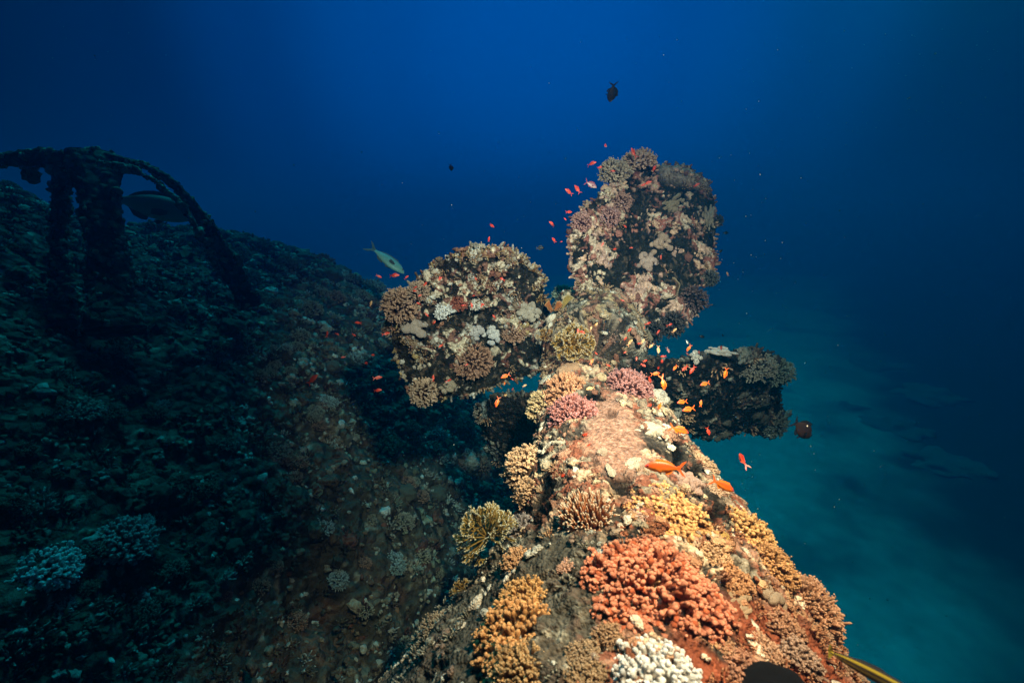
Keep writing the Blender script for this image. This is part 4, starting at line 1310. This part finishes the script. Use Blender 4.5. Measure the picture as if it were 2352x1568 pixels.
# the ones that can be told apart
BIG = [
    ('or', *c3(1425, 1280), 350 * K3, 176, 1.08, 'largest orange anthias, in front of the golden coral, facing left', -8, 0),
    ('or', *c3(1945, 1440), 245 * K3, -27, 1.22, 'orange anthias with pink nose by the right edge of the shaft, heading down right', 5, 0),
    ('or', *c3(1565, 955), 190 * K3, -17, 1.50, 'orange anthias above the black hollow, beside the tiny white coral', 6, 0),
    ('or', *c3(1585, 712), 105 * K3, 185, 1.85, 'orange anthias, upper of the pair in front of the dark blade', 15, 0),
    ('or', *c3(1640, 775), 130 * K3, 188, 1.80, 'orange anthias, lower of the pair in front of the dark blade', 15, 0),
    ('or', *c3(1428, 560), 130 * K3, -78, 1.85, 'yellow-tailed orange anthias diving beside the pink cauliflower coral', 20, 1),
    ('or', *c3(1965, 465), 100 * K3, -98, 2.0, 'orange anthias diving head down in front of the dark blade', 10, 0),
    ('or', *c3(1782, 555), 95 * K3, 193, 2.0, 'thin orange anthias facing left in the middle of the dark blade', 10, 0),
    ('rd', *c3(1815, 970), 85 * K3, -68, 1.9, 'small red anthias under the lower edge of the dark blade', 10, 0),
    ('rd', *c3(2105, 1205), 135 * K3, 118, 1.6, 'curled pink red anthias alone in open water right of the shaft', 20, 1),
    ('or', *c3(45, 487), 95 * K3, 200, 2.2, 'orange anthias at the bottom of the gap under the left blade', 20, 0),
    ('or', *sc(1243, 1005), 26, -108, 2.3, 'orange anthias against the small lower blade', 10, 0),
    ('tn', *c3(785, 595), 85 * K3, 190, 1.85, 'yellow tan fish hovering above the dark hole near the peach coral', 10, 0),
    ('rd', 719, 870, 32, 48, 2.0, 'red anthias alone over the hull slope left of the left blade', 10, 0),
    ('dm', 1843, 985, 66, -38, 1.7, 'dark brown damselfish with one white spot right of the dark blade', 12, 0),
    ('bk', 1406, 213, 50, -85, 2.0, 'black damselfish in open water high above the propeller', 62, 0),
    ('bk', 1036, 385, 20, -80, 2.6, 'small black fish in open water left of the upright blade', 60, 0),
    ('bk', 1241, 569, 19, 5, 3.2, 'small dark fish between the two lit blades', 0, 0),
    ('bk', 1667, 535, 14, 5, 3.2, 'small dark fish just right of the upright blade, upper one', 0, 0),
    ('bk', 1655, 577, 12, 40, 3.2, 'tiny dark fish just right of the upright blade, middle one', 0, 0),
    ('tn', 1671, 629, 11, 110, 3.2, 'tiny olive fish just right of the upright blade, lowest one', 0, 0),
    ('bk', 1612, 773, 14, -15, 3.3, 'dark fish in the gap above the dark blade, left one', 0, 0),
    ('bk', 1660, 770, 10, 60, 3.4, 'dark fish in the gap above the dark blade, right one', 40, 0),
    ('pu', 1358, 424, 32, -20, 2.5, 'violet and white anthias beside the upper left corner of the upright blade', 15, 0),
    ('sn', 890, 597, 104, -37, 4.2, 'silver snapper swimming down above the hull, left of the left blade', 12, 0),
    ('sn', 352, 474, 205, -10, 3.25, 'big dim snapper seen through the steel arch', 10, 0),
]
for kd, px, py, lp, an, D_, lb, yw, bd in BIG:
    fish(kd, px, py, lp, an, D_, lb, yaw=yw, bend=bd, parts=lp > 20, pitch_roll=(-42 if lp < 150 else 8) if kd == 'sn' else 0)

G1 = 'anthias swimming around the hub and the dark blade'
for kd, cx_, cy__, lp, an in [
    ('tn', 835, 45, 60, 60), ('tn', 795, 70, 45, 70), ('rd', 1125, 90, 60, 50), ('rd', 1093, 160, 40, 50), ('tn', 1135, 190, 66, 55), ('rd', 1208, 205, 40, 20),
    ('tn', 1245, 185, 55, 55), ('tn', 1318, 225, 60, 225), ('tn', 1380, 258, 76, -95), ('tn', 1520, 90, 55, 50), ('wh', 1632, 190, 45, -70), ('or', 1645, 245, 72, 240),
    ('wh', 1692, 284, 26, -40), ('dr', 1733, 275, 45, -75), ('dr', 1925, 235, 66, -75), ('dr', 1465, 262, 60, -70), ('rd', 1420, 315, 48, 185), ('dr', 1632, 293, 40, -40),
    ('rd', 1190, 335, 40, 80), ('rd', 1265, 355, 48, 20), ('rd', 1250, 393, 50, -30), ('rd', 1412, 365, 60, 95), ('rd', 1380, 410, 52, -85), ('or', 1525, 415, 66, 225),
    ('rd', 1610, 420, 72, 218), ('rd', 1675, 435, 86, 235), ('or', 1355, 465, 84, 10), ('rd', 1305, 520, 66, -70), ('or', 1750, 722, 62, 80), ('rd', 1310, 742, 66, 185),
    ('or', 1392, 748, 80, 255), ('or', 800, 360, 60, 60), ('rd', 945, 395, 45, -30), ('rd', 108, 515, 30, -40), ('or', 40, 548, 36, -85), ('tn', 40, 660, 60, 40),
    ('tn', 215, 570, 45, 25), ('rd', 110, 600, 30, 60), ('rd', 715, 103, 62, -25), ('rd', 680, 92, 45, 85), ('rd', 838, 290, 34, -50), ('rd', 1090, 280, 30, 30)]:
    px, py = c3(cx_, cy__)
    D_ = 2.05 if cx_ > 300 else 2.25
    if cy__ > 600 and cx_ > 1000: D_ = 1.75
    lb = {'tn': 'small tan anthias in the swarm by the hub', 'rd': 'small red anthias in the swarm by the hub', 'or': 'small bright orange anthias in the swarm by the hub',
          'wh': 'tiny pale fish over the top edge of the dark blade', 'dr': 'small dark red anthias over the top edge of the dark blade'}[kd]
    fish(kd, px, py, lp * K3, an, D_, lb, group={'tn': 'tan', 'rd': 'red', 'or': 'bright orange', 'wh': 'pale', 'dr': 'dark red'}[kd] + ' fish of the swarm by the hub')
for px, py, lp, an in [(1391, 336, 15, 95), (1360, 375, 22, 12), (1377, 385, 14, 20), (1306, 440, 23, 145), (1326, 434, 25, 120), (1307, 487, 18, 10), (1298, 503, 9, 130),
                       (1268, 514, 19, 145), (1129, 518, 17, -25), (1123, 549, 13, 80), (1272, 551, 17, 120), (1289, 555, 8, 0)]:
    fish('rd', px, py, lp, an, 2.5, 'small red anthias in open water beside or above the lit blades', group='red anthias in the water around the upright blade')
for px, py, lp, an in [(871, 635, 15, -25), (906, 632, 25, 4), (934, 636, 12, 40), (932, 678, 12, 20), (822, 741, 17, 175), (752, 765, 14, 80), (775, 767, 10, -30), (813, 769, 12, -30),
                       (888, 766, 18, 15), (858, 815, 14, 182), (843, 834, 19, 180), (788, 820, 11, 190), (868, 867, 22, 10), (868, 896, 20, 10)]:
    fish('rd', px, py, lp, an, 2.35, 'small red anthias over the hull slope left of the left blade', group='red anthias left of the left blade')
fish('tn', 852, 697, 15, 70, 2.4, 'olive tan fish over the hull slope left of the left blade')
for k in range(24):
    px = rnd.gauss(1010, 70); py = rnd.gauss(680, 40)
    if k > 15: px, py = rnd.uniform(980, 1190), rnd.uniform(700, 880)
    if px < 935 or px > 1230: continue
    fish('rd', px, max(py, 640), rnd.uniform(9, 16), rnd.uniform(-60, 230), float(lf_D(px, py)) - .14, 'tiny red anthias close in front of the left blade', group='tiny anthias in front of the left blade')
for px, py, lp, an in [(1454, 350, 24, 120), (1503, 386, 20, 60), (1488, 420, 20, 20), (1478, 425, 14, 190), (1600, 425, 16, 30), (1408, 393, 12, 0), (1384, 561, 12, 60), (1412, 572, 12, 20), (1436, 520, 11, -30),
                       (1450, 569, 9, 0), (1518, 590, 11, 90), (1478, 755, 12, 60), (1490, 742, 15, 20), (1512, 762, 14, 50), (1540, 745, 14, 20), (1430, 690, 11, -20)]:
    fish('rd', px, py, lp, an, float(up_D(px, py)) - .17, 'tiny red anthias close in front of the upright blade', group='tiny anthias in front of the upright blade')

# yellow and black striped fish at the lower right corner, cut by the frame
ST = MB()
xs = np.linspace(-1, 1, 40); na = 40
a = np.arange(na) / na * 2 * np.pi
rz = .10 * np.clip(1 - xs ** 2, 0, 1) ** .6 + .004
Pq = np.stack([np.repeat(xs[:, None], na, 1), rz[:, None] * .6 * np.cos(a), rz[:, None] * np.sin(a)], -1)
band = np.sin(a) * 1.0
isy = ((band > .30) & (band < .62)) | ((band < -.25) & (band > -.5))
cc = np.where(isy[None, :, None], np.array([.36, .26, .02]), np.array([.012, .012, .014])) + np.zeros_like(Pq)
q = grid_quads(40, na)
U = np.arange(39)
qs = np.stack([U * na + na - 1, (U + 1) * na + na - 1, (U + 1) * na, U * na], 1)
ST.add(Pq, cc, np.concatenate([q, qs]))
zt = np.array([[1.0, 0, .02], [1.12, 0, .14], [1.16, 0, .02], [1.12, 0, -.14], [1.0, 0, -.02], [1.0, .01, 0]])
ST.add(zt, (.4, .3, .03), None, [(0, 1, 2), (0, 2, 4), (4, 2, 3), (0, 5, 2)])
ST.add(np.array([[-.3, 0, .09], [-.1, 0, .13], [.3, 0, .12], [.6, 0, .07], [.3, .01, .06], [-.1, .01, .08]]), (.02, .02, .02), None, [(0, 1, 5), (1, 2, 5), (2, 4, 5), (2, 3, 4)])
o = obj('striped_fish', ST.mesh('body', M_FISH))
p0 = W(1915, 1500, .80); p1 = W(2130, 1610, .62)
xd = Vector(p0 - p1).normalized()
zd = (RC @ Vector((.3, 1, .4))); zd = (zd - xd * zd.dot(xd)).normalized()
yd = zd.cross(xd)
ln = float(np.linalg.norm(p1 - p0)) / 2
o.matrix_world = Matrix.Translation(Vector((p0 + p1) / 2)) @ Matrix((xd, yd, zd)).transposed().to_4x4() @ Matrix.Diagonal((ln, ln * .9, ln * 1.0, 1))
tag(o, 'slender fish with yellow and black stripes at the bottom right corner of the shaft', 'fish')

# black rounded lump for an unidentified dark shape, cut by the bottom edge
o = on_tube(coral_brain((.004, .004, .006), .9, .08), 'black_lump', 1800, 1665, 130, 'black rounded lump at the bottom edge right of the white coral', cat='sponge', up_mix=.5)

# drifting particles
mb = MB()
k = 1500
px = rng.uniform(100, 2340, k); py = rng.uniform(60, 1500, k)
px = np.where(rng.random(k) < .5, rng.uniform(1650, 2340, k), px)
Dp = rng.uniform(1.6, 5.5, k)
P = W(px, py, Dp)
lumps(mb, P, np.array([0, 0, 1.]), Dp / FPX * np.exp(rng.normal(size=k) * .45) * .55, 1.0, (.30, .36, .36), sub=1)
tag(obj('drifting_particles', mb.mesh('drifting_particles', M_SNOW)), 'fine pale particles drifting in the blue water', 'particles', kind='stuff')

# ------------------------------------------------------------------ the water itself
import bmesh
bm = bmesh.new()
bmesh.ops.create_cube(bm, size=1)
me = bpy.data.meshes.new('haze')
for v in bm.verts:
    v.co = ((v.co.x) * 150 + 3, v.co.y * 150 + 8, -1.6 if v.co.z < 0 else CAMZ + 3.2)
bm.to_mesh(me); bm.free()
mw = bpy.data.materials.new('sea_water')
mw.use_nodes = True
mw.node_tree.nodes.clear()
o1 = mw.node_tree.nodes.new('ShaderNodeOutputMaterial')
pv = mw.node_tree.nodes.new('ShaderNodeVolumePrincipled')
pv.inputs['Color'].default_value = (0.0, 0.175, 0.45, 1)
pv.inputs['Absorption Color'].default_value = (0.0, 0.40, 0.60, 1)
pv.inputs['Density'].default_value = 0.092
pv.inputs['Anisotropy'].default_value = 0.74
mw.node_tree.links.new(pv.outputs[0], o1.inputs['Volume'])
me.materials.append(mw)
tag(obj('haze', me), kind='stuff')
